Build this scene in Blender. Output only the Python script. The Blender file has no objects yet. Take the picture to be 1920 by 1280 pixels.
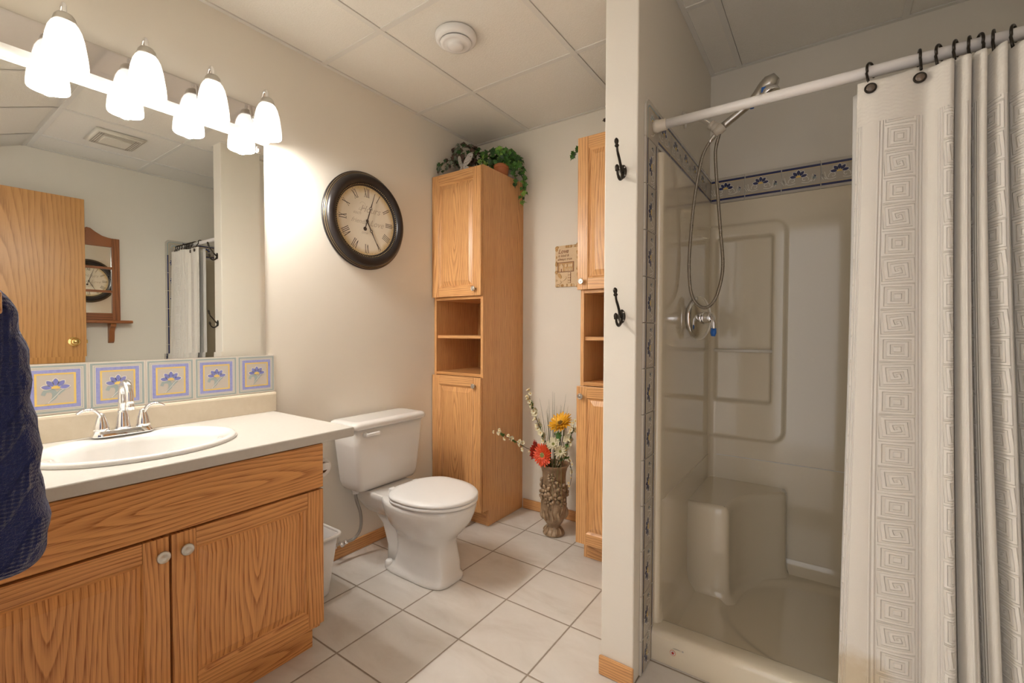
import bpy, bmesh, math, random
from mathutils import Vector, Matrix, noise
random.seed(7)
PI = math.pi
SC = bpy.context.scene
COL = SC.collection

# ------------------------------------------------------------------ camera
def make_camera():
    yaw, pitch, roll = 0.61, -0.0228, -0.0032
    cy, sy = math.cos(yaw), math.sin(yaw)
    fwd = Vector((-sy*math.cos(pitch), cy*math.cos(pitch), math.sin(pitch)))
    right = Vector((cy, sy, 0)); down = fwd.cross(right)
    r = math.cos(roll)*right + math.sin(roll)*down
    d = -math.sin(roll)*right + math.cos(roll)*down
    cam = bpy.data.cameras.new('camera'); ob = bpy.data.objects.new('camera', cam); COL.objects.link(ob)
    up, back = -d, -fwd
    ob.matrix_world = Matrix(((r.x, up.x, back.x, 2.027), (r.y, up.y, back.y, 0.0), (r.z, up.z, back.z, 1.157), (0, 0, 0, 1)))
    cam.sensor_fit = 'HORIZONTAL'; cam.sensor_width = 36; cam.lens = 849.25/1920*36
    cam.clip_start = 0.02; cam.clip_end = 50
    SC.camera = ob
make_camera()

# ------------------------------------------------------------------ world, light, exposure
W = bpy.data.worlds.new('daylight'); SC.world = W; W.use_nodes = True
bgn = W.node_tree.nodes['Background']
bgn.inputs['Color'].default_value = (1.0, 0.97, 0.97, 1); bgn.inputs['Strength'].default_value = 1.1
SC.view_settings.view_transform = 'Standard'; SC.view_settings.look = 'None'
SC.view_settings.gamma = 1; SC.view_settings.use_curve_mapping = False
SC.view_settings.exposure = 0.58
BULB_W = 9.0
SHADE_E = 0.75
HALL_W = 6.5
def lamp(name, kind, loc, energy, color=(1, 1, 1), size=0.1, rot=(0, 0, 0), sy=None):
    l = bpy.data.lights.new(name, kind); l.energy = energy; l.color = color
    if kind == 'AREA':
        l.shape = 'RECTANGLE' if sy else 'SQUARE'; l.size = size
        if sy: l.size_y = sy
    else: l.shadow_soft_size = size
    o = bpy.data.objects.new(name, l); o.location = loc; o.rotation_euler = rot; COL.objects.link(o)
    return o

# ------------------------------------------------------------------ mesh builder
class MB:
    def __init__(s):
        s.v = []; s.f = []; s.m = []; s.uv = []; s.sm = []; s.M = Matrix.Identity(4)
    def vert(s, p):
        s.v.append(tuple(s.M @ Vector(p))); return len(s.v)-1
    def face(s, ids, mat=0, uv=None, smooth=False):
        s.f.append(tuple(ids)); s.m.append(mat); s.uv.append(uv); s.sm.append(smooth)
    def poly(s, pts, mat=0, uv=None, smooth=False):
        s.face([s.vert(p) for p in pts], mat, uv, smooth)
    def box(s, x0, x1, y0, y1, z0, z1, mat=0, g=None, cath=False):
        P = [(x0, y0, z0), (x1, y0, z0), (x1, y1, z0), (x0, y1, z0), (x0, y0, z1), (x1, y0, z1), (x1, y1, z1), (x0, y1, z1)]
        ids = [s.vert(p) for p in P]
        F = [((0, 3, 2, 1), 2), ((4, 5, 6, 7), 2), ((0, 1, 5, 4), 1), ((2, 3, 7, 6), 1), ((1, 2, 6, 5), 0), ((3, 0, 4, 7), 0)]
        gi = {'x': 0, 'y': 1, 'z': 2}.get(g)
        if gi is not None:
            ou = random.uniform(-.02, .02) if cath else random.choice((-1, 1))*random.uniform(.35, 2.5)
            ov = random.uniform(-.3, .3) if not cath else random.uniform(-.1, .1)
            c = ((x0+x1)/2, (y0+y1)/2, (z0+z1)/2); k = 0
        for q, ax in F:
            uv = None
            if gi is not None:
                oth = [a for a in (0, 1, 2) if a != gi and a != ax]
                ua = oth[0]
                uv = [(P[i][ua]-c[ua]+ou+(0.23 if ax == gi else 0), P[i][gi]-c[gi]+ov+k) if not cath else (P[i][ua]-c[ua]+ou, P[i][gi]-c[gi]+ov) for i in q]
            s.face([ids[i] for i in q], mat, uv)
    def tube(s, pts, r, n=10, mat=0, caps=True, flat=1.0, smooth=True):
        pts = [Vector(p) for p in pts]; N = len(pts)
        R = r if isinstance(r, (list, tuple)) else [r]*N
        tan = []
        for i in range(N):
            a = pts[max(i-1, 0)]; b = pts[min(i+1, N-1)]; t = b-a
            tan.append(t.normalized() if t.length > 1e-9 else Vector((0, 0, 1)))
        up = Vector((0, 0, 1))
        if abs(tan[0].dot(up)) > .9: up = Vector((1, 0, 0))
        nrm = (up-tan[0]*up.dot(tan[0])).normalized()
        rings = []
        for i in range(N):
            nrm = (nrm-tan[i]*nrm.dot(tan[i]))
            nrm = nrm.normalized() if nrm.length > 1e-6 else tan[i].orthogonal().normalized()
            bi = tan[i].cross(nrm)
            rings.append([s.vert(pts[i]+(nrm*math.cos(2*PI*k/n)+bi*flat*math.sin(2*PI*k/n))*R[i]) for k in range(n)])
        for i in range(N-1):
            for k in range(n):
                s.face((rings[i][k], rings[i][(k+1) % n], rings[i+1][(k+1) % n], rings[i+1][k]), mat, None, smooth)
        if caps:
            s.face(rings[0][::-1], mat); s.face(rings[-1], mat)
    def lathe(s, prof, n=32, mat=0, c=(0, 0, 0), ax='z', sx=1.0, sy=1.0, smooth=True, mats=None, caps=True):
        """prof: (radius, height) along axis"""
        rings = []
        for r, h in prof:
            ring = []
            for k in range(n):
                a = 2*PI*k/n; u, w = r*math.cos(a)*sx, r*math.sin(a)*sy
                p = {'z': (u, w, h), 'x': (h, u, w), 'y': (w, h, u)}[ax]
                ring.append(s.vert((c[0]+p[0], c[1]+p[1], c[2]+p[2])))
            rings.append(ring)
        for i in range(len(rings)-1):
            for k in range(n):
                s.face((rings[i][k], rings[i][(k+1) % n], rings[i+1][(k+1) % n], rings[i+1][k]), mats[i] if mats else mat, None, smooth)
        if caps:
            if prof[0][0] > 1e-6: s.face(rings[0][::-1], mats[0] if mats else mat)
            if prof[-1][0] > 1e-6: s.face(rings[-1], mats[-1] if mats else mat)
    def loft(s, rings, mat=0, caps=True, smooth=True, closed=True, uvf=None):
        ids = [[s.vert(p) for p in r] for r in rings]
        n = len(ids[0]); K = n if closed else n-1
        for i in range(len(ids)-1):
            for k in range(K):
                k2 = (k+1) % n
                uv = [uvf(i, k), uvf(i, k+1), uvf(i+1, k+1), uvf(i+1, k)] if uvf else None
                s.face((ids[i][k], ids[i][k2], ids[i+1][k2], ids[i+1][k]), mat, uv, smooth)
        if caps and closed:
            s.face(ids[0][::-1], mat, None, False); s.face(ids[-1], mat, None, False)
        return ids
    def prism(s, poly, h0, h1, mat=0, side=None, bottom=True):
        """poly 2-D points (local x, y), extruded along local z"""
        a = [s.vert((p[0], p[1], h0)) for p in poly]; b = [s.vert((p[0], p[1], h1)) for p in poly]
        n = len(poly)
        s.face(b, mat)
        if bottom: s.face(a[::-1], mat)
        for i in range(n): s.face((a[i], a[(i+1) % n], b[(i+1) % n], b[i]), mat if side is None else side)
    def flat(s, poly, h, mat=0):
        s.poly([(p[0], p[1], h) for p in poly], mat)
    def grid(s, fn, nu, nv, mat=0, uvf=None, smooth=True):
        ids = [[s.vert(fn(i/nu, j/nv)) for i in range(nu+1)] for j in range(nv+1)]
        for j in range(nv):
            for i in range(nu):
                uv = [uvf(a/nu, b/nv) for a, b in ((i, j), (i+1, j), (i+1, j+1), (i, j+1))] if uvf else None
                s.face((ids[j][i], ids[j][i+1], ids[j+1][i+1], ids[j+1][i]), mat, uv, smooth)
        return ids
    def build(s, name, mats, parent=None, bevel=0, recalc=True, seg=2, angle=40):
        me = bpy.data.meshes.new(name); me.from_pydata(s.v, [], s.f)
        if not isinstance(mats, (list, tuple)): mats = [mats]
        for m in mats: me.materials.append(m)
        me.polygons.foreach_set('material_index', s.m)
        me.polygons.foreach_set('use_smooth', s.sm)
        if any(u is not None for u in s.uv):
            lay = me.uv_layers.new(name='UVMap'); d = []
            for u, f in zip(s.uv, s.f):
                if u is None: d += [0.0, 0.0]*len(f)
                else:
                    for q in u: d += [q[0], q[1]]
            lay.data.foreach_set('uv', d)
        if recalc:
            bm = bmesh.new(); bm.from_mesh(me); bmesh.ops.recalc_face_normals(bm, faces=bm.faces); bm.to_mesh(me); bm.free()
        o = bpy.data.objects.new(name, me); COL.objects.link(o)
        if parent:
            o.parent = parent; o.location = -Vector(parent.location) if parent.type == 'EMPTY' else (0, 0, 0)
        if bevel:
            b = o.modifiers.new('bevel', 'BEVEL'); b.width = bevel; b.segments = seg; b.limit_method = 'ANGLE'; b.angle_limit = math.radians(angle); b.harden_normals = False
        return o
def tag(o, label=None, cat=None, group=None, kind=None):
    if label: o['label'] = label
    if cat: o['category'] = cat
    if group: o['group'] = group
    if kind: o['kind'] = kind
    return o
def thing(name, loc, label, cat, group=None):
    o = bpy.data.objects.new(name, None); o.location = loc; o.empty_display_size = .05; COL.objects.link(o)
    return tag(o, label, cat, group)
def struct(name, mb, mats, **k): return tag(mb.build(name, mats, **k), kind='structure')
def copy_tree(o, parent=None):
    c = o.copy(); COL.objects.link(c)
    if parent: c.parent = parent
    for ch in [q for q in bpy.data.objects if q.parent == o]: copy_tree(ch, c)
    return c
def frame_m(O, X, Y):
    X = Vector(X); Y = Vector(Y); Z = X.cross(Y)
    return Matrix(((X.x, Y.x, Z.x, O[0]), (X.y, Y.y, Z.y, O[1]), (X.z, Y.z, Z.z, O[2]), (0, 0, 0, 1)))
def circ(r, n=24, c=(0, 0), sx=1, sy=1, a0=0): return [(c[0]+r*sx*math.cos(a0+2*PI*k/n), c[1]+r*sy*math.sin(a0+2*PI*k/n)) for k in range(n)]
def rect(x0, x1, y0, y1): return [(x0, y0), (x1, y0), (x1, y1), (x0, y1)]
def rrect(x0, x1, y0, y1, r, n=6):
    out = []
    for cx, cy, a in ((x1-r, y0+r, -PI/2), (x1-r, y1-r, 0), (x0+r, y1-r, PI/2), (x0+r, y0+r, PI)):
        for k in range(n+1): out.append((cx+r*math.cos(a+PI/2*k/n), cy+r*math.sin(a+PI/2*k/n)))
    return out
def spline(pts, n=8):
    """Catmull-Rom through points of any dimension"""
    P = [Vector(p) for p in pts]; out = []
    for i in range(len(P)-1):
        a = P[i-1] if i else P[0]*2-P[1]; b, c = P[i], P[i+1]; d = P[i+2] if i+2 < len(P) else P[-1]*2-P[-2]
        for k in range(n):
            t = k/n
            out.append(0.5*((2*b)+(c-a)*t+(2*a-5*b+4*c-d)*t*t+(3*b-a-3*c+d)*t**3))
    out.append(P[-1]); return out
def stroke(pts, w):
    """flat ribbon outline around a 2-D line, w a width or list of widths"""
    n = len(pts); Wd = w if isinstance(w, (list, tuple)) else [w]*n; L = []; R = []
    for i in range(n):
        a = pts[max(i-1, 0)]; b = pts[min(i+1, n-1)]; dx, dy = b[0]-a[0], b[1]-a[1]; l = math.hypot(dx, dy) or 1
        L.append((pts[i][0]-dy/l*Wd[i]/2, pts[i][1]+dx/l*Wd[i]/2)); R.append((pts[i][0]+dy/l*Wd[i]/2, pts[i][1]-dx/l*Wd[i]/2))
    return L, R
def ribbon(mb, pts, w, h, mat):
    L, R = stroke(pts, w)
    for i in range(len(pts)-1): mb.poly([(R[i][0], R[i][1], h), (R[i+1][0], R[i+1][1], h), (L[i+1][0], L[i+1][1], h), (L[i][0], L[i][1], h)], mat)
def text_into(mb, txt, size, pos, h, mat, shear=0.0, bold=0.0, align='CENTER'):
    cu = bpy.data.curves.new('t', 'FONT'); cu.body = txt; cu.size = size; cu.shear = shear; cu.offset = bold; cu.align_x = align; cu.resolution_u = 3
    o = bpy.data.objects.new('t', cu); COL.objects.link(o)
    dg = bpy.context.evaluated_depsgraph_get(); me = bpy.data.meshes.new_from_object(o.evaluated_get(dg))
    for p in me.polygons: mb.poly([(me.vertices[i].co.x+pos[0], me.vertices[i].co.y+pos[1], h) for i in p.vertices], mat)
    bpy.data.objects.remove(o); bpy.data.curves.remove(cu); bpy.data.meshes.remove(me)

# ------------------------------------------------------------------ materials
def srgb(r, g, b): return tuple(((c/255)/12.92 if c/255 <= .04045 else ((c/255+.055)/1.055)**2.4) for c in (r, g, b))+(1,)
class NT:
    def __init__(s, name):
        s.m = bpy.data.materials.new(name); s.m.use_nodes = True; s.t = s.m.node_tree; s.n = s.t.nodes
        s.b = s.n['Principled BSDF']
    def node(s, typ, **k):
        n = s.n.new(typ)
        for a, v in k.items(): setattr(n, a, v)
        return n
    def link(s, a, b): s.t.links.new(a, b)
    def math(s, op, a, b=None, c=None):
        n = s.node('ShaderNodeMath', operation=op)
        for i, q in enumerate((a, b, c)):
            if q is None: continue
            if isinstance(q, (int, float)): n.inputs[i].default_value = q
            else: s.link(q, n.inputs[i])
        return n.outputs[0]
    def noise(s, vec, scale, detail=3, rough=.5, dist=0):
        n = s.node('ShaderNodeTexNoise'); n.inputs['Scale'].default_value = scale; n.inputs['Detail'].default_value = detail
        n.inputs['Roughness'].default_value = rough; n.inputs['Distortion'].default_value = dist
        if vec is not None: s.link(vec, n.inputs['Vector'])
        return n.outputs['Fac']
    def mapv(s, vec, scale):
        n = s.node('ShaderNodeMapping'); n.inputs['Scale'].default_value = scale; s.link(vec, n.inputs['Vector']); return n.outputs[0]
    def obj(s): return s.node('ShaderNodeTexCoord').outputs['Object']
    def uv(s): return s.node('ShaderNodeTexCoord').outputs['UV']
    def ramp(s, fac, stops, interp='LINEAR'):
        n = s.node('ShaderNodeValToRGB'); n.color_ramp.interpolation = interp
        e = n.color_ramp.elements
        while len(e) < len(stops): e.new(.5)
        for i, (p, c) in enumerate(stops): e[i].position = p; e[i].color = c
        s.link(fac, n.inputs[0]); return n.outputs[0]
    def mix(s, fac, a, b, blend='MIX'):
        n = s.node('ShaderNodeMix', data_type='RGBA', blend_type=blend)
        for q, i in ((fac, 0), (a, 6), (b, 7)):
            if isinstance(q, (int, float)): n.inputs[i].default_value = q
            elif isinstance(q, tuple): n.inputs[i].default_value = q
            else: s.link(q, n.inputs[i])
        return n.outputs[2]
    def bump(s, h, strength=.3, dist=.002):
        n = s.node('ShaderNodeBump'); n.inputs['Strength'].default_value = strength; n.inputs['Distance'].default_value = dist
        s.link(h, n.inputs['Height']); s.link(n.outputs[0], s.b.inputs['Normal'])
    def set(s, **k):
        names = dict(color='Base Color', rough='Roughness', metal='Metallic', spec='Specular IOR Level', coat='Coat Weight', sheen='Sheen Weight', trans='Transmission Weight', emis='Emission Strength', emisc='Emission Color', ior='IOR', alpha='Alpha', coatr='Coat Roughness', sheenr='Sheen Roughness')
        for a, v in k.items():
            i = s.b.inputs[names[a]]
            if isinstance(v, (int, float, tuple)): i.default_value = v
            else: s.link(v, i)
        return s
def plain(name, color, rough=.5, metal=0, bump=None, **k):
    t = NT(name); t.set(color=color, rough=rough, metal=metal, **k)
    if bump:
        t.bump(t.noise(t.obj(), bump[0], 4, .6), bump[1], bump[2])
    return t.m
def paint(name, color, scale=220, st=.12):
    t = NT(name); v = t.obj(); n = t.noise(v, 3, 2)
    c2 = tuple(c*.965 for c in color[:3])+(1,)
    t.set(color=t.mix(n, color, c2), rough=.7, spec=.25); t.bump(t.noise(v, scale, 3, .6), st, .002); return t.m
def oak(name, light, dark, rough=.33, kper=.0125):
    t = NT(name); uv = t.uv(); sp = t.node('ShaderNodeSeparateXYZ'); t.link(uv, sp.inputs[0])
    u, v = sp.outputs[0], sp.outputs[1]
    lo = t.noise(t.mapv(uv, (7, 1.1, 1)), 1.0, 2, .5)
    hi = t.noise(t.mapv(uv, (38, 3.5, 1)), 1.0, 3, .6)
    vv = t.math('MULTIPLY', v, .085)
    r = t.math('SQRT', t.math('ADD', t.math('MULTIPLY', u, u), t.math('MULTIPLY', vv, vv)))
    r = t.math('ADD', r, t.math('MULTIPLY', t.math('SUBTRACT', lo, .5), .095))
    r = t.math('ADD', r, t.math('MULTIPLY', t.math('SUBTRACT', hi, .5), .006))
    ph = t.math('FRACT', t.math('MULTIPLY', r, 1/kper))
    ring = t.ramp(ph, [(0, (.12, .12, .12, 1)), (.10, (1, 1, 1, 1)), (.28, (.55, .55, .55, 1)), (.62, (.12, .12, .12, 1)), (1, (.0, .0, .0, 1))])
    pore = t.noise(t.mapv(uv, (420, 9, 1)), 1.0, 2, .5)
    pore = t.ramp(pore, [(.46, (0, 0, 0, 1)), (.62, (1, 1, 1, 1))])
    streak = t.noise(t.mapv(uv, (26, .7, 1)), 1.0, 3, .6)
    f1 = t.math('MULTIPLY', ring, t.math('ADD', .56, t.math('MULTIPLY', pore, .55)))
    f2 = t.math('MULTIPLY', pore, .16)
    fac = t.math('ADD', t.math('ADD', f1, f2), t.math('MULTIPLY', t.math('SUBTRACT', streak, .5), .55))
    n = t.node('ShaderNodeClamp'); t.link(fac, n.inputs[0])
    t.set(color=t.mix(n.outputs[0], light, dark), rough=rough, spec=.45, coat=.15, coatr=.2)
    t.bump(t.math('MULTIPLY', fac, -1), .12, .0008); return t.m
M = {}
M['wall'] = paint('wall_paint', (.84, .79, .695, 1))
M['white'] = plain('plain_white', (.80, .79, .76, 1), .45)
M['oak'] = oak('honey_oak', (.74, .405, .165, 1), (.40, .16, .05, 1))
M['oak_van'] = oak('vanity_oak', (.74, .355, .115, 1), (.32, .098, .018, 1))
M['oak_in'] = oak('oak_interior', (.62, .32, .115, 1), (.36, .145, .04, 1), .4)
M['oak_door'] = oak('oak_veneer', (.58, .29, .09, 1), (.36, .155, .042, 1), .35, .024)
M['pine'] = oak('red_brown_pine', (.36, .125, .035, 1), (.17, .05, .012, 1), .35, .02)
M['chrome'] = plain('chrome', (.88, .88, .89, 1), .05, 1)
M['nickel'] = plain('brushed_nickel', (.62, .60, .56, 1), .28, 1)
M['brass'] = plain('brass', (.85, .60, .22, 1), .15, 1)
M['mirror'] = plain('mirror_glass', (.90, .92, .90, 1), .0, 1)
M['platechrome'] = plain('satin_chrome', (.70, .67, .66, 1), .06, 1)
M['porcelain'] = plain('white_porcelain', (.77, .75, .715, 1), .07, 0, coat=.4, coatr=.03)
M['plastic'] = plain('white_plastic', (.84, .83, .81, 1), .35)
M['black'] = plain('black_gap', (.03, .03, .03, 1), .8)
M['gap_shade'] = plain('ceiling_gap_shade', (.12, .11, .10, 1), .9)
M['acrylic'] = plain('bone_acrylic', (.76, .68, .525, 1), .10, 0, coat=.4, coatr=.05)
M['bronze'] = plain('oiled_bronze', (.045, .038, .030, 1), .30, .85)
M['rodwhite'] = plain('rod_white', (.84, .80, .76, 1), .35)
def laminate():
    t = NT('laminate'); v = t.obj(); n = t.noise(v, 60, 5, .7); n2 = t.noise(v, 9, 3)
    c = t.mix(n, (.60, .57, .52, 1), (.51, .475, .415, 1)); c = t.mix(t.math('MULTIPLY', n2, .4), c, (.55, .515, .46, 1))
    t.set(color=c, rough=.32); return t.m
M['laminate'] = laminate()
def splash_lam():
    t = NT('laminate_splash'); v = t.obj(); n = t.noise(v, 40, 5, .7)
    t.set(color=t.mix(n, (.76, .68, .55, 1), (.64, .55, .41, 1)), rough=.35); return t.m
M['splash'] = splash_lam()
def floor_mat():
    t = NT('floor_tile'); v = t.obj(); sp = t.node('ShaderNodeSeparateXYZ'); t.link(v, sp.inputs[0])
    def edge(o, off):
        f = t.math('FRACT', t.math('DIVIDE', t.math('SUBTRACT', o, off-30.81), .3081))
        return t.math('MULTIPLY', t.math('SUBTRACT', .5, t.math('ABSOLUTE', t.math('SUBTRACT', f, .5))), .3081)
    d = t.math('MINIMUM', edge(sp.outputs[0], .289), edge(sp.outputs[1], .9528))
    wob = t.math('MULTIPLY', t.math('SUBTRACT', t.noise(v, 40, 2), .5), .0012)
    d = t.math('ADD', d, wob)
    mask = t.ramp(t.math('MULTIPLY', d, 100), [(.26, (0, 0, 0, 1)), (.38, (1, 1, 1, 1))])
    n = t.noise(t.mapv(v, (1, 2.2, 1)), 3.2, 6, .65, .6); n2 = t.noise(v, 22, 4, .6)
    tile = t.ramp(n, [(.30, (.66, .61, .55, 1)), (.48, (.74, .70, .645, 1)), (.70, (.80, .765, .715, 1))])
    tile = t.mix(t.math('MULTIPLY', n2, .25), tile, (.68, .63, .56, 1))
    gr = t.mix(t.noise(v, 90, 3), (.27, .22, .17, 1), (.36, .30, .24, 1))
    rg = t.ramp(mask, [(0, (.85, .85, .85, 1)), (1, (.22, .22, .22, 1))])
    t.set(color=t.mix(mask, gr, tile), rough=rg); 
    h = t.math('ADD', t.ramp(t.math('MULTIPLY', d, 100), [(.2, (0, 0, 0, 1)), (.6, (1, 1, 1, 1))]), t.math('MULTIPLY', t.noise(v, 14, 3), .10))
    t.bump(h, .5, .0022); return t.m
M['floor'] = floor_mat()
def ceil_mat():
    t = NT('ceiling_tile'); v = t.obj(); n = t.noise(v, 150, 4, .7)
    t.set(color=t.mix(n, (.90, .87, .80, 1), (.80, .765, .69, 1)), rough=.85, spec=.2); t.bump(n, .5, .003); return t.m
M['ceil'] = ceil_mat()
M['tbar'] = plain('ceiling_grid', (.78, .755, .70, 1), .45)
def shade_mat():
    t = NT('frosted_shade'); t.set(color=(.95, .94, .92, 1), rough=.35, emisc=(1, .965, .91, 1), emis=SHADE_E); return t.m
M['shade'] = shade_mat()
M['bulb'] = NT('bulb_glow').set(color=(1, 1, 1, 1), emisc=(1, .95, .88, 1), emis=30.0).m
M['terracotta'] = plain('terracotta', (.50, .17, .06, 1), .55, bump=(60, .2, .002))
def leafm(name, c1, c2):
    t = NT(name); n = t.noise(t.obj(), 55, 3); t.set(color=t.mix(n, c1, c2), rough=.42, spec=.4); return t.m
M['leaf1'] = leafm('leaf_dark', (.012, .045, .012, 1), (.03, .10, .02, 1))
M['leaf2'] = leafm('leaf_mid', (.035, .13, .02, 1), (.09, .24, .04, 1))
M['leaf3'] = leafm('leaf_light', (.16, .36, .05, 1), (.30, .48, .10, 1))
M['leaf4'] = leafm('leaf_purple', (.04, .022, .018, 1), (.10, .055, .035, 1))
M['leaf5'] = leafm('leaf_grey', (.10, .13, .09, 1), (.17, .20, .15, 1))
M['stem'] = plain('stem_green', (.06, .09, .025, 1), .6)
M['stemb'] = plain('stem_brown', (.10, .055, .03, 1), .7)
# ------------------------------------------------------------------ the room
WX, BY, FY, CZ = 2.60, 2.465, -0.02, 2.44
PX0, PX1, PY = 1.410, 1.522, 1.415
mb = MB(); mb.box(-.1, WX+.1, -.6, BY+.1, -.06, 0); struct('floor', mb, M['floor'])
mb = MB(); mb.box(-.1, 0, -.14, BY+.1, 0, 2.55); struct('wall_left', mb, M['wall'])
mb = MB(); mb.box(0, WX, BY, BY+.1, 0, 2.55); struct('wall_back', mb, M['wall'])
mb = MB(); mb.box(WX, WX+.1, -.14, BY+.1, 0, 2.55); struct('wall_right', mb, M['wall'])
mb = MB(); mb.box(PX0, PX1, PY, BY, 0, 2.55); struct('wall_middle', mb, M['wall'], bevel=.004)
mb = MB(); mb.box(0, 1.62, -.14, FY, 0, 2.55); mb.box(2.46, WX, -.14, FY, 0, 2.55); mb.box(1.62, 2.46, -.14, FY, 2.112, 2.55)
struct('wall_front', mb, M['wall'])
# ceiling: lay-in tiles between grid bars, sloping down toward the doorway
mb = MB()
xs = [0.0, .433, 1.043, 1.653, 2.263, WX]; ys = [.68, 1.29, 1.90, BY]
def cell(x0, x1, y0, y1, edge):
    a, b, c, d = edge
    mb.box(x0+a, x1-b, y0+c, y1-d, CZ+.002, CZ+.016, 0)
for i in range(5):
    for j in range(3):
        a = .022 if i == 0 else .0135; b = .022 if i == 4 else .012; c = .0135; d = .022 if j == 2 else .012
        segs = [(xs[i], xs[i+1])]
        for x0, x1 in segs: cell(x0, x1, ys[j], ys[j+1], (a, b, c, d))
for x in xs[1:5]: mb.box(x-.012, x+.012, .68, BY, CZ-.0025, CZ+.02, 1)
for y in ys[0:3]: mb.box(0, WX, y-.012, y+.012, CZ-.0015, CZ+.02, 1)
mb.box(0, .020, .68, BY, CZ-.0025, CZ+.02, 1); mb.box(WX-.020, WX, .68, BY, CZ-.0025, CZ+.02, 1); mb.box(.02, WX-.02, BY-.020, BY, CZ-.002, CZ+.02, 1)
mb.box(PX0-.02, PX0-.0005, PY, BY, CZ-.0025, CZ+.02, 1); mb.box(PX1+.0005, PX1+.02, PY, BY, CZ-.0025, CZ+.02, 1)
mb.box(0, WX, .68, BY, CZ+.02, CZ+.03, 2)  # dark sheet above the tiles, painted shade showing through the gaps
SL = .42
def slope(x0, x1, y0, y1, dz, mat):
    z = lambda y: CZ-(.668-y)*SL+dz
    mb.poly([(x0, y0, z(y0)), (x1, y0, z(y0)), (x1, y1, z(y1)), (x0, y1, z(y1))], mat)
slope(0, WX, FY-.12, .668, .004, 0)
for x in xs[1:5]: slope(x-.012, x+.012, FY-.02, .668, .001, 1)
slope(0, WX, .10, .124, .001, 1); slope(0, WX, .645, .668, .001, 1)
struct('ceiling', mb, [M['ceil'], M['tbar'], M['gap_shade']], recalc=False)
# baseboards
def bboard(name, x0, x1, y0, y1, face):
    m = MB(); g = 'x' if abs(x1-x0) > abs(y1-y0) else 'y'
    m.box(x0, x1, y0, y1, .001, .064, 0, g)
    struct(name, m, M['oak'], bevel=.004)
bboard('baseboard_left', .0005, .0125, 1.06, 2.045, 'x')
bboard('baseboard_back', .402, 1.010, BY-.0125, BY-.0005, 'y')
bboard('baseboard_middle', PX0-.003, PX1+.004, PY-.0135, PY-.0005, 'y')
bboard('baseboard_right', WX-.0125, WX-.0005, .02, 1.46, 'x')
# open door along the right-hand wall (seen in the mirror)
mb = MB(); mb.box(2.42, 2.455, .09, .93, .012, 2.10, 0, 'z', True); d = struct('door_1', mb, M['oak_door'], bevel=.002)
mb = MB(); mb.lathe([(.0, -.066), (.018, -.064), (.026, -.052), (.026, -.042), (.012, -.030), (.012, -.006), (.031, -.004), (.033, 0)], 28, 0, (2.42, .862, 1.072), 'x'); mb.build('door_knob', M['brass'], d)
mb = MB(); mb.box(2.43, 2.445, .9305, .938, 1.060, 1.084); mb.build('latch_bolt', M['brass'], d)

# ------------------------------------------------------------------ cabinet doors
def raised_door(m, O, X, Y, w, h, stile, rail, th=.019, mat=0):
    """frame-and-panel door in local x (across), y (up), z (out of the face); O is the lower left back corner"""
    keep = m.M; m.M = frame_m(O, X, Y)
    m.box(0, stile, 0, h, 0, th, mat, 'y'); m.box(w-stile, w, 0, h, 0, th, mat, 'y')
    m.box(stile+.0004, w-stile-.0004, 0, rail, 0, th, mat, 'x'); m.box(stile+.0004, w-stile-.0004, h-rail, h, 0, th, mat, 'x')
    a, b, c, d = stile, w-stile, rail, h-rail
    ox = random.uniform(-.02, .02); oy = random.uniform(-.15, .15)
    cx, cyy = w/2+ox, h/2+oy
    steps = [(0, th-.001), (.006, th-.007), (.011, th-.010), (.013, th-.010), (.036, th-.002), (.0375, th-.001)]
    loops = []
    for ins, z in steps:
        loops.append([(a+ins, c+ins, z), (b-ins, c+ins, z), (b-ins, d-ins, z), (a+ins, d-ins, z)])
    for i in range(len(loops)-1):
        for k in range(4):
            q = [loops[i][k], loops[i][(k+1) % 4], loops[i+1][(k+1) % 4], loops[i+1][k]]
            if i < 2 and k in (0, 2): uv = [(p[1]+.31*k+i, p[0]+2.3) for p in q]
            else: uv = [(p[0]-cx, p[1]-cyy) for p in q]
            m.poly(q, mat, uv)
    m.poly(loops[-1], mat, [(p[0]-cx, p[1]-cyy) for p in loops[-1]])
    m.M = keep
def knob(parent, c, X, Y, r=.0165, sx=1.0):
    m = MB(); m.M = frame_m(c, X, Y)
    m.lathe([(.007, 0), (.0055, .006), (.0055, .012), (r*.9, .015), (r, .018), (r*.93, .0215), (r*.80, .0222), (r*.72, .0212), (r*.4, .0225), (0.0, .0232)], 28, 0, sx=sx)
    return m.build('knob', M['nickel'], parent)
VY, VZ = (0, 1, 0), (0, 0, 1)
# ------------------------------------------------------------------ vanity
van = thing('vanity_cabinet', (.28, .46, 0), 'honey oak vanity cabinet with two raised-panel doors under the sink', 'cabinet')
mb = MB()
for a0 in (.005, .905):
    pl = [(.005, .001), (.4775, .001), (.4775, .098), (.545, .098), (.545, .764), (.005, .764)]
    i0 = [mb.vert((x, a0, z)) for x, z in pl]; i1 = [mb.vert((x, a0+.017, z)) for x, z in pl]; uvs = [(x-.27, z-.4) for x, z in pl]
    mb.face(i0, 0, uvs); mb.face(i1[::-1], 0, uvs[::-1])
    for k in range(6):
        q = (k+1) % 6; mb.face((i0[k], i1[k], i1[q], i0[q]), 0, [(.5, pl[k][1]), (.517, pl[k][1]), (.517, pl[q][1]), (.5, pl[q][1])])
mb.box(.005, .015, .022, .905, .10, .764, 0, 'z'); mb.box(.015, .545, .022, .905, .10, .118, 0, 'y')
mb.box(.526, .545, .022, .905, .118, .160, 0, 'y'); mb.box(.526, .545, .022, .905, .560, .640, 0, 'y'); mb.box(.526, .545, .022, .905, .72, .764, 0, 'y')
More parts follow.
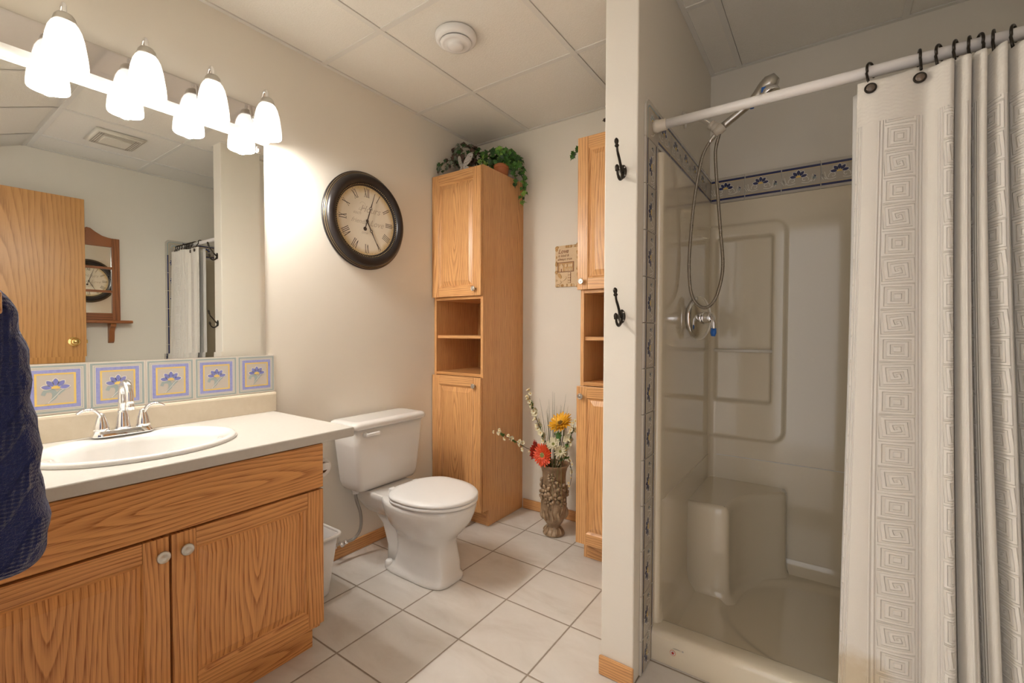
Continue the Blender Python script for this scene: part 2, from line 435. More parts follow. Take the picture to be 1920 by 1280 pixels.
mb.box(.526, .545, .022, .06, .16, .56, 0, 'z'); mb.box(.526, .545, .44, .50, .16, .56, 0, 'z'); mb.box(.526, .545, .867, .905, .16, .56, 0, 'z')
mb.build('body', M['oak_van'], van, bevel=.001)
# notch of the toe space: the side panels step back, a kick board closes it
mb = MB(); mb.box(.478, .496, .006, .9215, .001, .098, 0, 'y', True); mb.build('toe_kick', M['oak_van'], van)
mb = MB(); mb.box(.5455, .565, .008, .925, .604, .758, 0, 'y', True); mb.build('false_drawer_front', M['oak_van'], van, bevel=.002)
for y0, y1, kx in ((.012, .466, .448), (.472, .925, .503)):
    mb = MB(); raised_door(mb, (.5455, y0, .119), VY, VZ, y1-y0, .478, .058, .052, .0195)
    d = mb.build('door', M['oak_van'], van, bevel=.0015)
    knob(d, (.565, kx, .551), VY, VZ)
# counter top with the oval cut-out for the sink
SX, SY, SA, SB = .300, .485, .215, .255
mb = MB()
def ctop(z):
    N = 64; hole = [(SX+(SA-.02)*math.cos(2*PI*k/N), SY+(SB-.02)*math.sin(2*PI*k/N)) for k in range(N)]
    x0, x1, y0, y1 = .0005, .588, FY+.0005, 1.040; out = []
    for k in range(N):
        a = 2*PI*k/N; c, s = math.cos(a), math.sin(a)
        t = min(((x1 if c > 0 else x0)-SX)/c if abs(c) > 1e-6 else 9, ((y1 if s > 0 else y0)-SY)/s if abs(s) > 1e-6 else 9)
        out.append([SX+c*t, SY+s*t])
    for cxy in ((x0, y0), (x0, y1), (x1, y0), (x1, y1)):
        i = min(range(N), key=lambda q: (out[q][0]-cxy[0])**2+(out[q][1]-cxy[1])**2); out[i] = list(cxy)
    return [mb.vert((p[0], p[1], z)) for p in hole], [mb.vert((p[0], p[1], z)) for p in out]
hi, oi = ctop(.800); hl, ol = ctop(.7655)
for k in range(64):
    q = (k+1) % 64
    mb.face((hi[k], oi[k], oi[q], hi[q]), 0); mb.face((hl[k], hl[q], ol[q], ol[k]), 0); mb.face((hi[k], hi[q], hl[q], hl[k]), 0)
    mb.face((oi[k], ol[k], ol[q], oi[q]), 0)
ct = mb.build('countertop', M['laminate'], bevel=.006, seg=3)
tag(ct, 'pale beige laminate countertop with rounded front edge on the oak vanity', 'countertop')
mb = MB(); mb.M = frame_m((0, FY+.0005, 0), (1, 0, 0), (0, 0, 1)); mb.M = Matrix.Identity(4)
prof = [(.0006, .8003), (.020, .8003), (.020, .876), (.0175, .884), (.0006, .886)]
a = [mb.vert((x, FY+.0006, z)) for x, z in prof]; b = [mb.vert((x, 1.046, z)) for x, z in prof]
mb.face(a); mb.face(b[::-1])
for k in range(5): mb.face((a[k], b[k], b[(k+1) % 5], a[(k+1) % 5]))
mb.build('backsplash', M['splash'], ct, bevel=.0015)
# sink
def ell(ra, rb, z, n=72, dx=0): return [(SX+dx+ra*math.cos(2*PI*k/n), SY+rb*math.sin(2*PI*k/n), z) for k in range(n)]
mb = MB()
A, B = SA, SB
rim = [(A, B, .8006, 0), (A+.001, B+.001, .806, 0), (A-.004, B-.004, .8125, 0), (A-.012, B-.012, .8145, 0), (A-.022, B-.022, .812, .0), (A-.030, B-.036, .809, .004), (A-.046, B-.052, .806, .012), (A-.053, B-.060, .800, .014), (A-.058, B-.066, .785, .015), (A-.068, B-.082, .745, .015), (A-.095, B-.12, .705, .012), (A-.15, B-.19, .682, .006), (.022, .022, .676, .0), (.0, .0, .676, 0)]
mb.loft([ell(max(a, .0001), max(b, .0001), z, 72, dx) for a, b, z, dx in rim], 0, caps=False)
sink = tag(mb.build('sink', M['porcelain']), 'white oval drop-in sink set into the beige countertop', 'sink')
mb = MB(); mb.lathe([(.0, .6785), (.012, .6785), (.013, .680), (.021, .680), (.022, .6775)], 24, 0, (SX, SY, 0)); mb.build('drain', M['chrome'], sink)
# faucet
FX, FYc, FZ = .112, .487, .8130
fa = thing('faucet', (FX, FYc, FZ), 'chrome two-handle centre-set faucet with arched spout on the white sink', 'faucet')
mb = MB()
def sup(ax, ay, z, n=40, e=3.2):
    out = []
    for k in range(n):
        t = 2*PI*k/n; c, s = math.cos(t), math.sin(t)
        out.append((FX+math.copysign(abs(c)**(2/e), c)*ax, FYc+math.copysign(abs(s)**(2/e), s)*ay, z))
    return out
mb.loft([sup(.028, .081, FZ), sup(.0285, .0815, FZ+.004), sup(.024, .077, FZ+.012), sup(.022, .074, FZ+.019), sup(.020, .072, FZ+.021)])
mb.build('base_plate', M['chrome'], fa)
mb = MB(); z0 = FZ+.0205
mb.lathe([(.021, z0), (.0205, z0+.006), (.018, z0+.022), (.0155, z0+.040), (.0135, z0+.050), (.0135, z0+.055), (.0115, z0+.057), (.0110, z0+.062)], 28, 0, (FX, FYc, 0))
pts = [(FX, FYc, z0+.055), (FX, FYc, z0+.085)]
for k in range(0, 15):
    a = PI-PI*k/14; pts.append((FX+.036+.036*math.cos(a), FYc, z0+.110+.040*math.sin(a)))
pts += [(FX+.0725, FYc, z0+.096), (FX+.073, FYc, z0+.082)]
mb.tube(pts, [.0115]*(len(pts)-2)+[.0108, .0108], 18)
mb.lathe([(.0125, z0+.066), (.0125, z0+.084), (.0115, z0+.085)], 22, 0, (FX+.073, FYc, 0)); mb.build('spout', M['chrome'], fa)
for sgn in (-1, 1):
    y = FYc+sgn*.054; mb = MB()
    mb.lathe([(.020, z0-.001), (.0205, z0+.006), (.0185, z0+.018), (.0155, z0+.030), (.0105, z0+.044), (.008, z0+.053), (0, z0+.056)], 24, 0, (FX, y, 0))
    h = mb.build('handle', M['chrome'], fa); mb = MB()
    lp = spline([(FX, y, z0+.030), (FX+.001, y+sgn*.006, z0+.052), (FX+.002, y+sgn*.020, z0+.068), (FX+.004, y+sgn*.042, z0+.070), (FX+.006, y+sgn*.060, z0+.060)], 6)
    n = len(lp); mb.tube(lp, [.0085+(.0035*min(i/n*2, 1))-(.006*max(0, i/n-.7)/.3) for i in range(n)], 12, flat=.45)
    mb.build('lever', M['chrome'], h)
# ------------------------------------------------------------------ backsplash tiles with the blue daisies
M['t_base'] = plain('tile_cream', (.74, .69, .62, 1), .18, coat=.3)
M['t_grey'] = plain('tile_sage_line', (.37, .44, .44, 1), .22)
def tblue():
    t = NT('tile_periwinkle'); n = t.noise(t.obj(), 120, 3, .7); t.set(color=t.mix(n, (.20, .23, .62, 1), (.46, .48, .74, 1)), rough=.22); return t.m
M['t_blue'] = tblue()
M['t_yel'] = plain('tile_yellow', (.83, .60, .18, 1), .22)
M['t_in'] = plain('tile_sand', (.60, .55, .485, 1), .2)
M['t_stone'] = plain('tile_stone_field', (.52, .47, .39, 1), .2)
M['t_pet'] = plain('tile_petal', (.22, .24, .56, 1), .2)
M['t_white'] = plain('tile_white_line', (.84, .81, .75, 1), .2)
M['t_navy'] = plain('tile_navy', (.030, .038, .13, 1), .2)
M['t_dgrey'] = plain('tile_stone', (.60, .555, .48, 1), .18, coat=.3)
M['t_scroll'] = plain('tile_scroll', (.90, .87, .80, 1), .2)
TM = [M[k] for k in ('t_base', 't_grey', 't_blue', 't_yel', 't_in', 't_pet', 't_white', 't_navy', 't_dgrey', 't_scroll', 't_stone')]
def frame2(m, x0, x1, y0, y1, w, h, mat):
    for r in (rect(x0, x1, y0, y0+w), rect(x0, x1, y1-w, y1), rect(x0, x0+w, y0+w, y1-w), rect(x1-w, x1, y0+w, y1-w)): m.flat(r, h, mat)
def petal(c, a, l, w, n=9):
    out = []
    for k in range(n):
        t = k/(n-1); out.append((t*l, w*math.sin(PI*t)**.8*(.55+.6*t)/1.0))
    out += [(x, -y) for x, y in out[-2:0:-1]]
    ca, sa = math.cos(a), math.sin(a)
    return [(c[0]+x*ca-y*sa, c[1]+x*sa+y*ca) for x, y in out]
def daisy(m, c, r, h, mp, my, mw):
    for k in range(5):
        a = PI*(.06+.88*k/4); s = r*(1.0 if k in (0, 4) else .95)
        m.flat(petal((c[0]+math.cos(a)*r*.16, c[1]+math.sin(a)*r*.16), a, s, r*.31), h, mw)
        m.flat(petal((c[0]+math.cos(a)*r*.22, c[1]+math.sin(a)*r*.22), a, s*.86, r*.225), h+.0002, mp)
    m.flat([(c[0]+r*.34*math.cos(PI*k/12), c[1]+r*.30*math.sin(PI*k/12)-r*.02) for k in range(13)], h+.0004, my)
def daisy_tile(m, w, h):
    m.box(.0012, w-.0012, .0012, h-.0012, .0006, .0076, 0)
    z = .0078; frame2(m, .0050, w-.0050, .0050, h-.0050, .0062, z, 1); frame2(m, .0145, w-.0145, .0145, h-.0145, .0014, z, 1)
    frame2(m, .0190, w-.0190, .0190, h-.0190, .0110, z, 2); frame2(m, .0298, w-.0298, .0298, h-.0298, .0052, z+.0002, 3)
    m.flat(rect(.0345, w-.0345, .0345, h-.0345), z, 4)
    c = (w*.5, h*.555); s = h/.16*1.12
    ribbon(m, spline([(c[0]-.026*s, c[1]-.024*s), (c[0]-.020*s, c[1]-.012*s), (c[0]-.006*s, c[1]-.013*s), (c[0]-.002*s, c[1]-.028*s), (c[0]-.012*s, c[1]-.043*s), (c[0]-.022*s, c[1]-.049*s)], 5), [.009*s]*6+[.011*s]*10+[.010*s, .008*s, .006*s, .004*s, .003*s, .002*s, .001*s, .001*s, .001*s, .001*s], z+.0002, 1)
    ribbon(m, spline([(c[0]-.008*s, c[1]-.040*s), (c[0]+.004*s, c[1]-.022*s), (c[0]+.016*s, c[1]-.010*s), (c[0]+.030*s, c[1]-.006*s)], 5), [.004*s]*5+[.009*s]*6+[.006*s, .004*s, .003*s, .002*s, .001*s], z+.0003, 1)
    ribbon(m, spline([(c[0]-.016*s, c[1]-.046*s), (c[0]+.001*s, c[1]-.026*s), (c[0]+.012*s, c[1]-.012*s), (c[0]+.030*s, c[1]-.003*s)], 5), .0014*s, z+.0005, 6)
    daisy(m, (c[0], c[1]-.006*s), .0275*s, z+.0004, 5, 3, 6)
mb = MB(); ys_t = [1.045, .890, .7335, .5805, .4255, .270, .115, FY+.001]
for i in range(7):
    mb.M = frame_m((0, ys_t[i+1], .887), VY, VZ)
    if i < 6: daisy_tile(mb, ys_t[i]-ys_t[i+1], .1615)
    else: mb.box(.001, ys_t[i]-ys_t[i+1]-.0012, .0012, .160, .0006, .0076, 0)
mb.M = Matrix.Identity(4); mb.box(.0005, .0060, FY+.001, 1.0445, .8868, 1.0484, 0)
tag(mb.build('tile_backsplash', TM, recalc=False), 'row of cream tiles with blue daisies along the wall above the counter', 'tiles')
# ------------------------------------------------------------------ vanity mirror
my0, my1, mz0, mz1, bw = FY+.001, 1.008, 1.0495, 1.9630, .020
mb = MB()
o = [(.0048, my0, mz0), (.0048, my1, mz0), (.0048, my1, mz1), (.0048, my0, mz1)]
i_ = [(.0062, my0, mz0+bw), (.0062, my1-bw, mz0+bw), (.0062, my1-bw, mz1), (.0062, my0, mz1)]
mb.poly(i_); mb.poly([o[0], o[1], i_[1], i_[0]]); mb.poly([o[1], o[2], i_[2], i_[1]])
bk = [(.0008, p[1], p[2]) for p in o]
mb.poly([o[0], o[1], bk[1], bk[0]]); mb.poly([o[1], o[2], bk[2], bk[1]]); mb.poly([o[2], i_[2], i_[3], o[3], bk[3], bk[2]]); mb.poly([o[3], i_[3], i_[0], o[0], bk[0], bk[3]]); mb.poly(bk[::-1])
mir = tag(mb.build('wall_mirror', M['mirror']), 'large frameless mirror with slanted polished edges on the wall above the sink', 'mirror')
for y, z in ((.985, 1.93),):
    mb = MB(); mb.box(.0064, .0098, y-.009, y+.009, z-.014, z+.014); mb.box(.0098, .0125, y-.005, y+.005, z-.010, z+.006); mb.build('mirror_clip', M['chrome'], mir, bevel=.0012)
# ------------------------------------------------------------------ vanity light
LX = .118
vl = thing('vanity_light', (.02, .665, 1.966), 'four-lamp chrome vanity light bar with white glass shades above the mirror', 'light fixture')
mb = MB()
prof = [(.0008, 1.9650), (.026, 1.9650), (.032, 1.968), (.034, 1.9955), (.030, 1.9965), (.030, 2.094), (.026, 2.100), (.0008, 2.100)]
ya, yb = FY+.02, 1.022
a = [mb.vert((x, ya, z)) for x, z in prof]; b = [mb.vert((x, yb, z)) for x, z in prof]
n = len(prof)
mb.face(a, 0); mb.face(b[::-1], 0)
for k in range(n):
    mb.face((a[k], b[k], b[(k+1) % n], a[(k+1) % n]), 1 if k in (0, 1, 2, 3) else 0)  # white lip paints the bulb glow reflected in the chrome bevel
mb.build('back_plate', [M['platechrome'], M['white']], vl)
for y in (.364, .565, .766, .967):
    mb = MB()
    pth = spline([(.0305, y-.004, 2.048), (.050, y-.004, 2.052), (.066, y-.003, 2.078), (.078, y-.002, 2.115), (.092, y, 2.140), (.106, y, 2.1455), (.116, y, 2.134), (LX, y, 2.106)], 6)
    mb.tube(pth, .0062, 12); mb.lathe([(.016, 0.0), (.015, .004), (.008, .007)], 20, 0, (.0303, y-.004, 2.048), 'x')
    mb.build('arm', M['chrome'], vl)
    mb = MB(); mb.lathe([(0, 2.1145), (.010, 2.114), (.019, 2.109), (.0245, 2.101), (.0275, 2.090), (.0285, 2.086), (.026, 2.084), (0, 2.084)], 28, 0, (LX, y, 0)); mb.build('socket_cap', M['nickel'], vl)
    mb = MB()
    out = [(.0255, 2.0855), (.0315, 2.079), (.0385, 2.064), (.0445, 2.040), (.0490, 2.010), (.0522, 1.985), (.0535, 1.966), (.0532, 1.954), (.0515, 1.951)]
    inn = [(.0500, 1.953), (.0505, 1.966), (.0492, 1.985), (.0460, 2.010), (.0415, 2.038), (.0355, 2.060), (.0285, 2.074), (.0225, 2.0805)]
    mb.lathe(out+inn, 36, 0, (LX, y, 0), caps=False); sh = mb.build('shade', M['shade'], vl)
    mb = MB(); mb.lathe([(.010, 2.082), (.011, 2.066), (.020, 2.042), (.026, 2.018), (.025, 2.000), (.016, 1.984), (0, 1.979)], 20, 0, (LX, y, 0)); mb.build('bulb', M['bulb'], sh)
    lamp('bulb_light', 'POINT', (LX, y, 1.958), BULB_W, (1, .96, .91), .026)
# ------------------------------------------------------------------ wall clock
CY, CZK, CR = 1.532, 1.736, .254
ck = thing('wall_clock', (.0, CY, CZK), 'round antique-style wall clock with black rim and roman numerals', 'clock')
M['clockrim'] = plain('clock_rim', (.014, .010, .009, 1), .34, bump=(30, .05, .002))
M['gold'] = plain('aged_gold', (.48, .36, .19, 1), .35, .7)
def dial():
    t = NT('clock_dial'); v = t.obj(); n = t.noise(v, 9, 5, .65)
    gd = t.node('ShaderNodeMapping'); gd.inputs['Location'].default_value = (0, -CY, -CZK); t.link(v, gd.inputs[0])
    ln = t.node('ShaderNodeVectorMath', operation='LENGTH'); t.link(gd.outputs[0], ln.inputs[0])
    e = t.ramp(t.math('ADD', t.math('MULTIPLY', ln.outputs['Value'], 5.0), t.math('MULTIPLY', n, .25)), [(.86, (0, 0, 0, 1)), (1.12, (1, 1, 1, 1))])
    c = t.mix(n, (.84, .78, .65, 1), (.77, .69, .55, 1)); t.set(color=t.mix(e, c, (.62, .47, .24, 1)), rough=.45); return t.m
M['dial'] = dial(); M['ink'] = plain('clock_ink', (.055, .035, .025, 1), .5); M['inkf'] = plain('clock_script', (.52, .44, .34, 1), .5)
MC = frame_m((0, CY, CZK), VY, VZ)
mb = MB(); mb.M = MC
mb.lathe([(CR-.012, .0008), (CR, .004), (CR+.001, .010), (CR-.003, .015), (CR-.006, .0155), (CR-.006, .019), (CR-.010, .022), (CR-.014, .0225), (CR-.014, .026), (CR-.019, .036), (CR-.031, .045), (CR-.044, .044), (CR-.055, .036), (CR-.060, .030), (CR-.061, .026), (CR-.066, .0255), (CR-.072, .021), (CR-.0755, .018)], 96, 0, caps=False)
mb.build('rim', M['clockrim'], ck)
mb = MB(); mb.M = MC
for r, z in ((CR-.0058, .0168), (CR-.0118, .0226)): mb.tube([(r*math.cos(2*PI*k/90), r*math.sin(2*PI*k/90), z) for k in range(91)], .0011, 6, 0, False)
for k in range(110):
    a = 2*PI*k/110; mb.lathe([(0, -.0026), (.0022, -.0014), (.0026, 0), (.0022, .0014), (0, .0026)], 6, 0, ((CR-.0655)*math.cos(a), (CR-.0655)*math.sin(a), .0275))
mb.build('beading', M['gold'], ck)
mb = MB(); mb.M = MC; FR = CR-.072
mb.lathe([(0, .014), (FR+.001, .014), (FR+.001, .0185), (0, .0185)], 72, 0, smooth=False)
h = .0187
def numeral(m, s, ang, R, H):
    """roman numeral standing on the dial, top outward"""
    a = math.radians(90-ang); keep = m.M
    m.M = keep @ Matrix.Translation((math.cos(a)*R, math.sin(a)*R, 0)) @ Matrix.Rotation(a-PI/2, 4, 'Z')
    wid = {'I': .0085, 'V': .018, 'X': .018}; tot = sum(wid[c] for c in s); x = -tot/2
    for c in s:
        w = wid[c]; cx = x+w/2; y0, y1 = -H/2, H/2
        if c == 'I':
            m.flat(rect(cx-.0016, cx+.0016, y0, y1), h, 1)
            for y in (y0, y1): m.flat(rect(cx-.0032, cx+.0032, y-.0008, y+.0008), h+.0001, 1)
        elif c == 'V':
            ribbon(m, [(x+.003, y1), (cx, y0)], .0036, h, 1); ribbon(m, [(x+w-.003, y1), (cx, y0)], .0018, h, 1)
            for q in (x+.003, x+w-.003): m.flat(rect(q-.003, q+.003, y1-.0008, y1+.0008), h+.0001, 1)
        else:
            ribbon(m, [(x+.003, y1), (x+w-.003, y0)], .0036, h, 1); ribbon(m, [(x+w-.003, y1), (x+.003, y0)], .0017, h, 1)
            for q in (x+.003, x+w-.003):
                for y in (y0, y1): m.flat(rect(q-.0028, q+.0028, y-.0008, y+.0008), h+.0001, 1)
        x += w
    m.M = keep
for i, s in enumerate(('XII', 'I', 'II', 'III', 'IIII', 'V', 'VI', 'VII', 'VIII', 'IX', 'X', 'XI')): numeral(mb, s, i*30, FR*.80, .043)
for k in range(60):
    a = 2*PI*k/60; ribbon(mb, [(math.cos(a)*FR*.935, math.sin(a)*FR*.935), (math.cos(a)*FR*(.965 if k % 5 else .975), math.sin(a)*FR*(.965 if k % 5 else .975))], .0008 if k % 5 else .002, h, 1)
text_into(mb, 'Hours', .050, (.020, .045), h, 2, .45); text_into(mb, 'Love', .046, (.062, -.022), h, 2, .45)
text_into(mb, 'friends', .034, (-.052, -.018), h, 2, .5); text_into(mb, 'each', .026, (-.062, .026), h, 2, .5); text_into(mb, 'time', .022, (-.015, -.070), h, 2, .5)
ribbon(mb, spline([(-.044, .082), (-.030, .094), (-.010, .086), (-.022, .060), (-.050, .050), (-.040, .064)], 6), .0016, h, 2)
mb.build('dial', [M['dial'], M['ink'], M['inkf']], ck, recalc=False)
def hand(name, ang, L, rc, tail, z):
    m = MB(); m.M = MC @ Matrix.Translation((0, 0, z)) @ Matrix.Rotation(math.radians(-ang), 4, 'Z')
    m.prism([(-.0030, -.004), (.0030, -.004), (.0024, rc-.007), (-.0024, rc-.007)], 0, .0012)
    ring = 20
    for k in range(ring):
        a0, a1 = 2*PI*k/ring, 2*PI*(k+1)/ring
        m.prism([(.0080*math.cos(a0), rc+.0080*math.sin(a0)), (.0080*math.cos(a1), rc+.0080*math.sin(a1)), (.0052*math.cos(a1), rc+.0052*math.sin(a1)), (.0052*math.cos(a0), rc+.0052*math.sin(a0))], 0, .0012)
    m.prism([(-.0028, rc+.0078), (.0028, rc+.0078), (.0018, rc+.030), (.0010, L), (-.0010, L), (-.0018, rc+.030)], 0, .0012)
    if tail:
        m.prism([(-.0024, -tail), (.0024, -tail), (.0030, -.003), (-.0030, -.003)], 0, .0012); m.prism(circ(.0105, 20, (0, -tail-.004)), 0, .0013)
    m.prism(circ(.0075, 20), 0, .0016); m.build(name, M['ink'], ck)
hand('minute_hand', 18, .160, .073, .042, .0225); hand('hour_hand', 151.5, .158, .057, 0, .0205)
# ------------------------------------------------------------------ toilet
TY = 1.528
to = thing('toilet', (.35, TY, 0), 'white porcelain toilet with closed round lid between vanity and tall cabinet', 'toilet')
def se(cx, cy, ax, ay, z, n=48, e=2.0, ef=None):
    out = []
    for k in range(n):
        t = 2*PI*k/n; c, s = math.cos(t), math.sin(t); ee = (ef if (ef and c > 0) else e)
        out.append((cx+math.copysign(abs(c)**(2/ee), c)*ax, cy+math.copysign(abs(s)**(2/ee), s)*ay, z))
    return out
mb = MB()
secs = [(.440, .200, .104, .001, 4.0), (.440, .203, .107, .005, 4.0), (.440, .202, .106, .019, 4.0), (.448, .190, .096, .027, 4.0), (.466, .168, .087, .040, 4.2), (.472, .157, .082, .085, 4.8), (.468, .152, .079, .135, 4.4), (.460, .156, .084, .175, 3.4), (.452, .180, .104, .207, 2.6), (.455, .212, .132, .240, 2.3), (.468, .235, .158, .285, 2.15), (.474, .247, .174, .325, 2.1), (.476, .252, .181, .352, 2.1), (.476, .252, .181, .364, 2.1), (.476, .246, .175, .371, 2.1)]
mb.loft([se(cx, TY, ax, ay, z, 56, 2.1 if z > .2 else e, e) for cx, ax, ay, z, e in secs])
# shelf that carries the tank, and the trapway bulge behind
def bx(x0, x1, w, z, r=.03): return [(p[0], p[1], z) for p in rrect(x0, x1, TY-w, TY+w, r)]
mb.loft([bx(.10, .34, .085, .255, .04), bx(.06, .34, .105, .300, .04), bx(.045, .34, .125, .340, .04), bx(.045, .34, .130, .366, .04), bx(.05, .335, .125, .372, .04)])
mb.loft([bx(.235, .37, .060, .015, .03), bx(.235, .37, .058, .10, .03), bx(.20, .37, .062, .20, .03), bx(.13, .37, .080, .28, .03)])
mb.build('bowl', M['porcelain'], to)
for s in (-1, 1):
    mb = MB(); mb.lathe([(.0175, .018), (.017, .040), (.014, .046), (0, .048)], 20, 0, (.292, TY+s*.083, 0)); mb.build('bolt_cap', M['plastic'], to)
def seatring(z, g, x0=.325):
    """D-shaped outline, flat at the hinge side"""
    out = []
    for k in range(48):
        t = 2*PI*k/48; c, s = math.cos(t), math.sin(t); x = .500+(.232+g)*(c if c > 0 else math.copysign(abs(c)**.55, c)*.80); y = TY+(.185+g)*math.copysign(abs(s)**.92, s)
        if c < 0: y = TY+(y-TY)*(1-.36*abs(c)**2.2)
        out.append((max(x, x0-g), y, z))
    return out
mb = MB(); mb.loft([seatring(.3735, -.008), seatring(.376, -.001), seatring(.386, 0), seatring(.390, -.004)]); mb.build('seat', M['plastic'], to)
mb = MB(); mb.loft([seatring(.3915, -.004), seatring(.394, .001), seatring(.402, .001), seatring(.408, -.004), seatring(.4115, -.03), seatring(.4125, -.09)]); mb.build('lid', M['plastic'], to)
for s in (-1, 1):
    mb = MB(); mb.box(.296, .330, TY+s*.075-.015, TY+s*.075+.015, .373, .398); mb.build('hinge', M['plastic'], to, bevel=.004)
def tk(z, x0, x1, w, r): return [(p[0], p[1], z) for p in rrect(x0, x1, TY-w, TY+w, r)]
mb = MB(); mb.loft([tk(.3745, .060, .185, .165, .03), tk(.379, .050, .196, .178, .03), tk(.395, .040, .204, .187, .03), tk(.420, .036, .208, .192, .028), tk(.60, .028, .217, .211, .028), tk(.684, .026, .220, .216, .028)])
mb.build('tank', M['porcelain'], to)
mb = MB(); mb.loft([tk(.6845, .022, .226, .222, .03), tk(.690, .019, .232, .230, .03), tk(.704, .018, .234, .233, .03), tk(.714, .021, .230, .229, .03), tk(.720, .030, .220, .219, .03), tk(.722, .05, .20, .20, .03)]); mb.build('tank_lid', M['porcelain'], to)
mb = MB(); ly = TY-.165
mb.lathe([(.013, .2185), (.013, .226), (.009, .229), (.008, .236)], 20, 0, (0, ly, .660), 'x')
mb.tube(spline([(.236, ly-.004, .660), (.240, ly+.02, .661), (.240, ly+.05, .6605), (.238, ly+.075, .659)], 5), [.008]*8+[.009]*4+[.010]*3+[.006], 12, flat=.6); mb.build('flush_lever', M['plastic'], to)
# water supply
ws = thing('water_supply_line', (.05, 1.345, .09), 'grey braided water hose rising from the wall valve to the toilet tank', 'hose')
def braid():
    t = NT('braided_steel'); v = t.mapv(t.obj(), (1, 1, 1)); w = t.node('ShaderNodeTexWave'); w.inputs['Scale'].default_value = 160; w.inputs['Distortion'].default_value = 2; t.link(v, w.inputs[0])
    t.set(color=(.42, .40, .37, 1), rough=.4, metal=.7); t.bump(w.outputs['Fac'], .5, .001); return t.m
M['braid'] = braid()
mb = MB(); mb.tube(spline([(.062, 1.372, .098), (.070, 1.410, .104), (.088, 1.432, .150), (.100, 1.425, .230), (.104, 1.398, .310), (.104, 1.392, .352)], 8), .0075, 12); mb.build('braided_hose', M['braid'], ws)
mb = MB(); mb.lathe([(.017, .346), (.018, .352), (.018, .366), (.014, .370)], 10, 0, (.104, 1.392, 0), smooth=False); mb.build('nut', M['plastic'], ws)
mb = MB(); mb.lathe([(.024, .0008), (.023, .004), (.010, .006), (.009, .06), (.013, .062), (.013, .072), (.0, .073)], 20, 0, (0, 1.342, .098), 'x')
mb.lathe([(.009, 1.342), (.009, 1.358), (.012, 1.359), (.012, 1.375), (.008, 1.377)], 14, 0, (.058, 0, .098), 'y')
mb.lathe([(.017, 1.300), (.018, 1.306), (.006, 1.309), (.006, 1.33)], 14, 0, (.058, 0, .098), 'y', sx=.6); mb.build('shutoff_valve', M['chrome'], ws)
# waste bin
wb = thing('waste_bin', (.16, 1.06, 0), 'white tapered plastic waste bin on the tiles between vanity and toilet', 'bin')
bc = (.160, 1.064)
def br(hx, hy, z, r): return [(p[0], p[1], z) for p in rrect(bc[0]-hx, bc[0]+hx, bc[1]-hy, bc[1]+hy, r)]
mb = MB(); mb.loft([br(.088, .092, .001, .03), br(.092, .096, .006, .03), br(.120, .124, .262, .03), br(.117, .121, .262, .03), br(.089, .093, .010, .03)]); mb.build('bucket', M['plastic'], wb)
mb = MB(); mb.loft([br(.1205, .1245, .258, .03), br(.130, .134, .258, .034), br(.131, .135, .268, .034), br(.128, .132, .272, .033), br(.119, .123, .270, .03), br(.1205, .1245, .258, .03)], caps=False); mb.build('rim', M['plastic'], wb)
# paper holder on the vanity's end panel
ph = thing('toilet_paper_holder', (.53, .94, .655), 'white bracket arm fixed to the side of the vanity by the toilet', 'paper holder')
mb = MB(); mb.box(.500, .516, .9225, .930, .630, .680); mb.box(.500, .514, .930, .985, .642, .668); mb.build('bracket', M['plastic'], ph, bevel=.004)
mb = MB(); mb.tube([(.40, .968, .655), (.50, .968, .655)], .008, 14); mb.build('spindle', M['plastic'], ph)
M['paper'] = plain('tissue_paper', (.82, .80, .77, 1), .9, bump=(90, .2, .001)); M['card'] = plain('brown_card', (.22, .12, .06, 1), .8)
mb = MB(); rc = (.0, .968, .648)
mb.lathe([(.021, .40), (.0335, .40), (.0335, .495), (.021, .495)], 32, 0, rc, 'x', caps=False); pr = tag(mb.build('paper_roll', M['paper']), 'small nearly used white paper roll on the holder beside the toilet', 'paper roll')
mb = MB(); mb.lathe([(.0208, .3995), (.0208, .4955), (.0195, .4955), (.0195, .3995)], 28, 0, rc, 'x', caps=False); mb.build('card_tube', M['card'], pr)
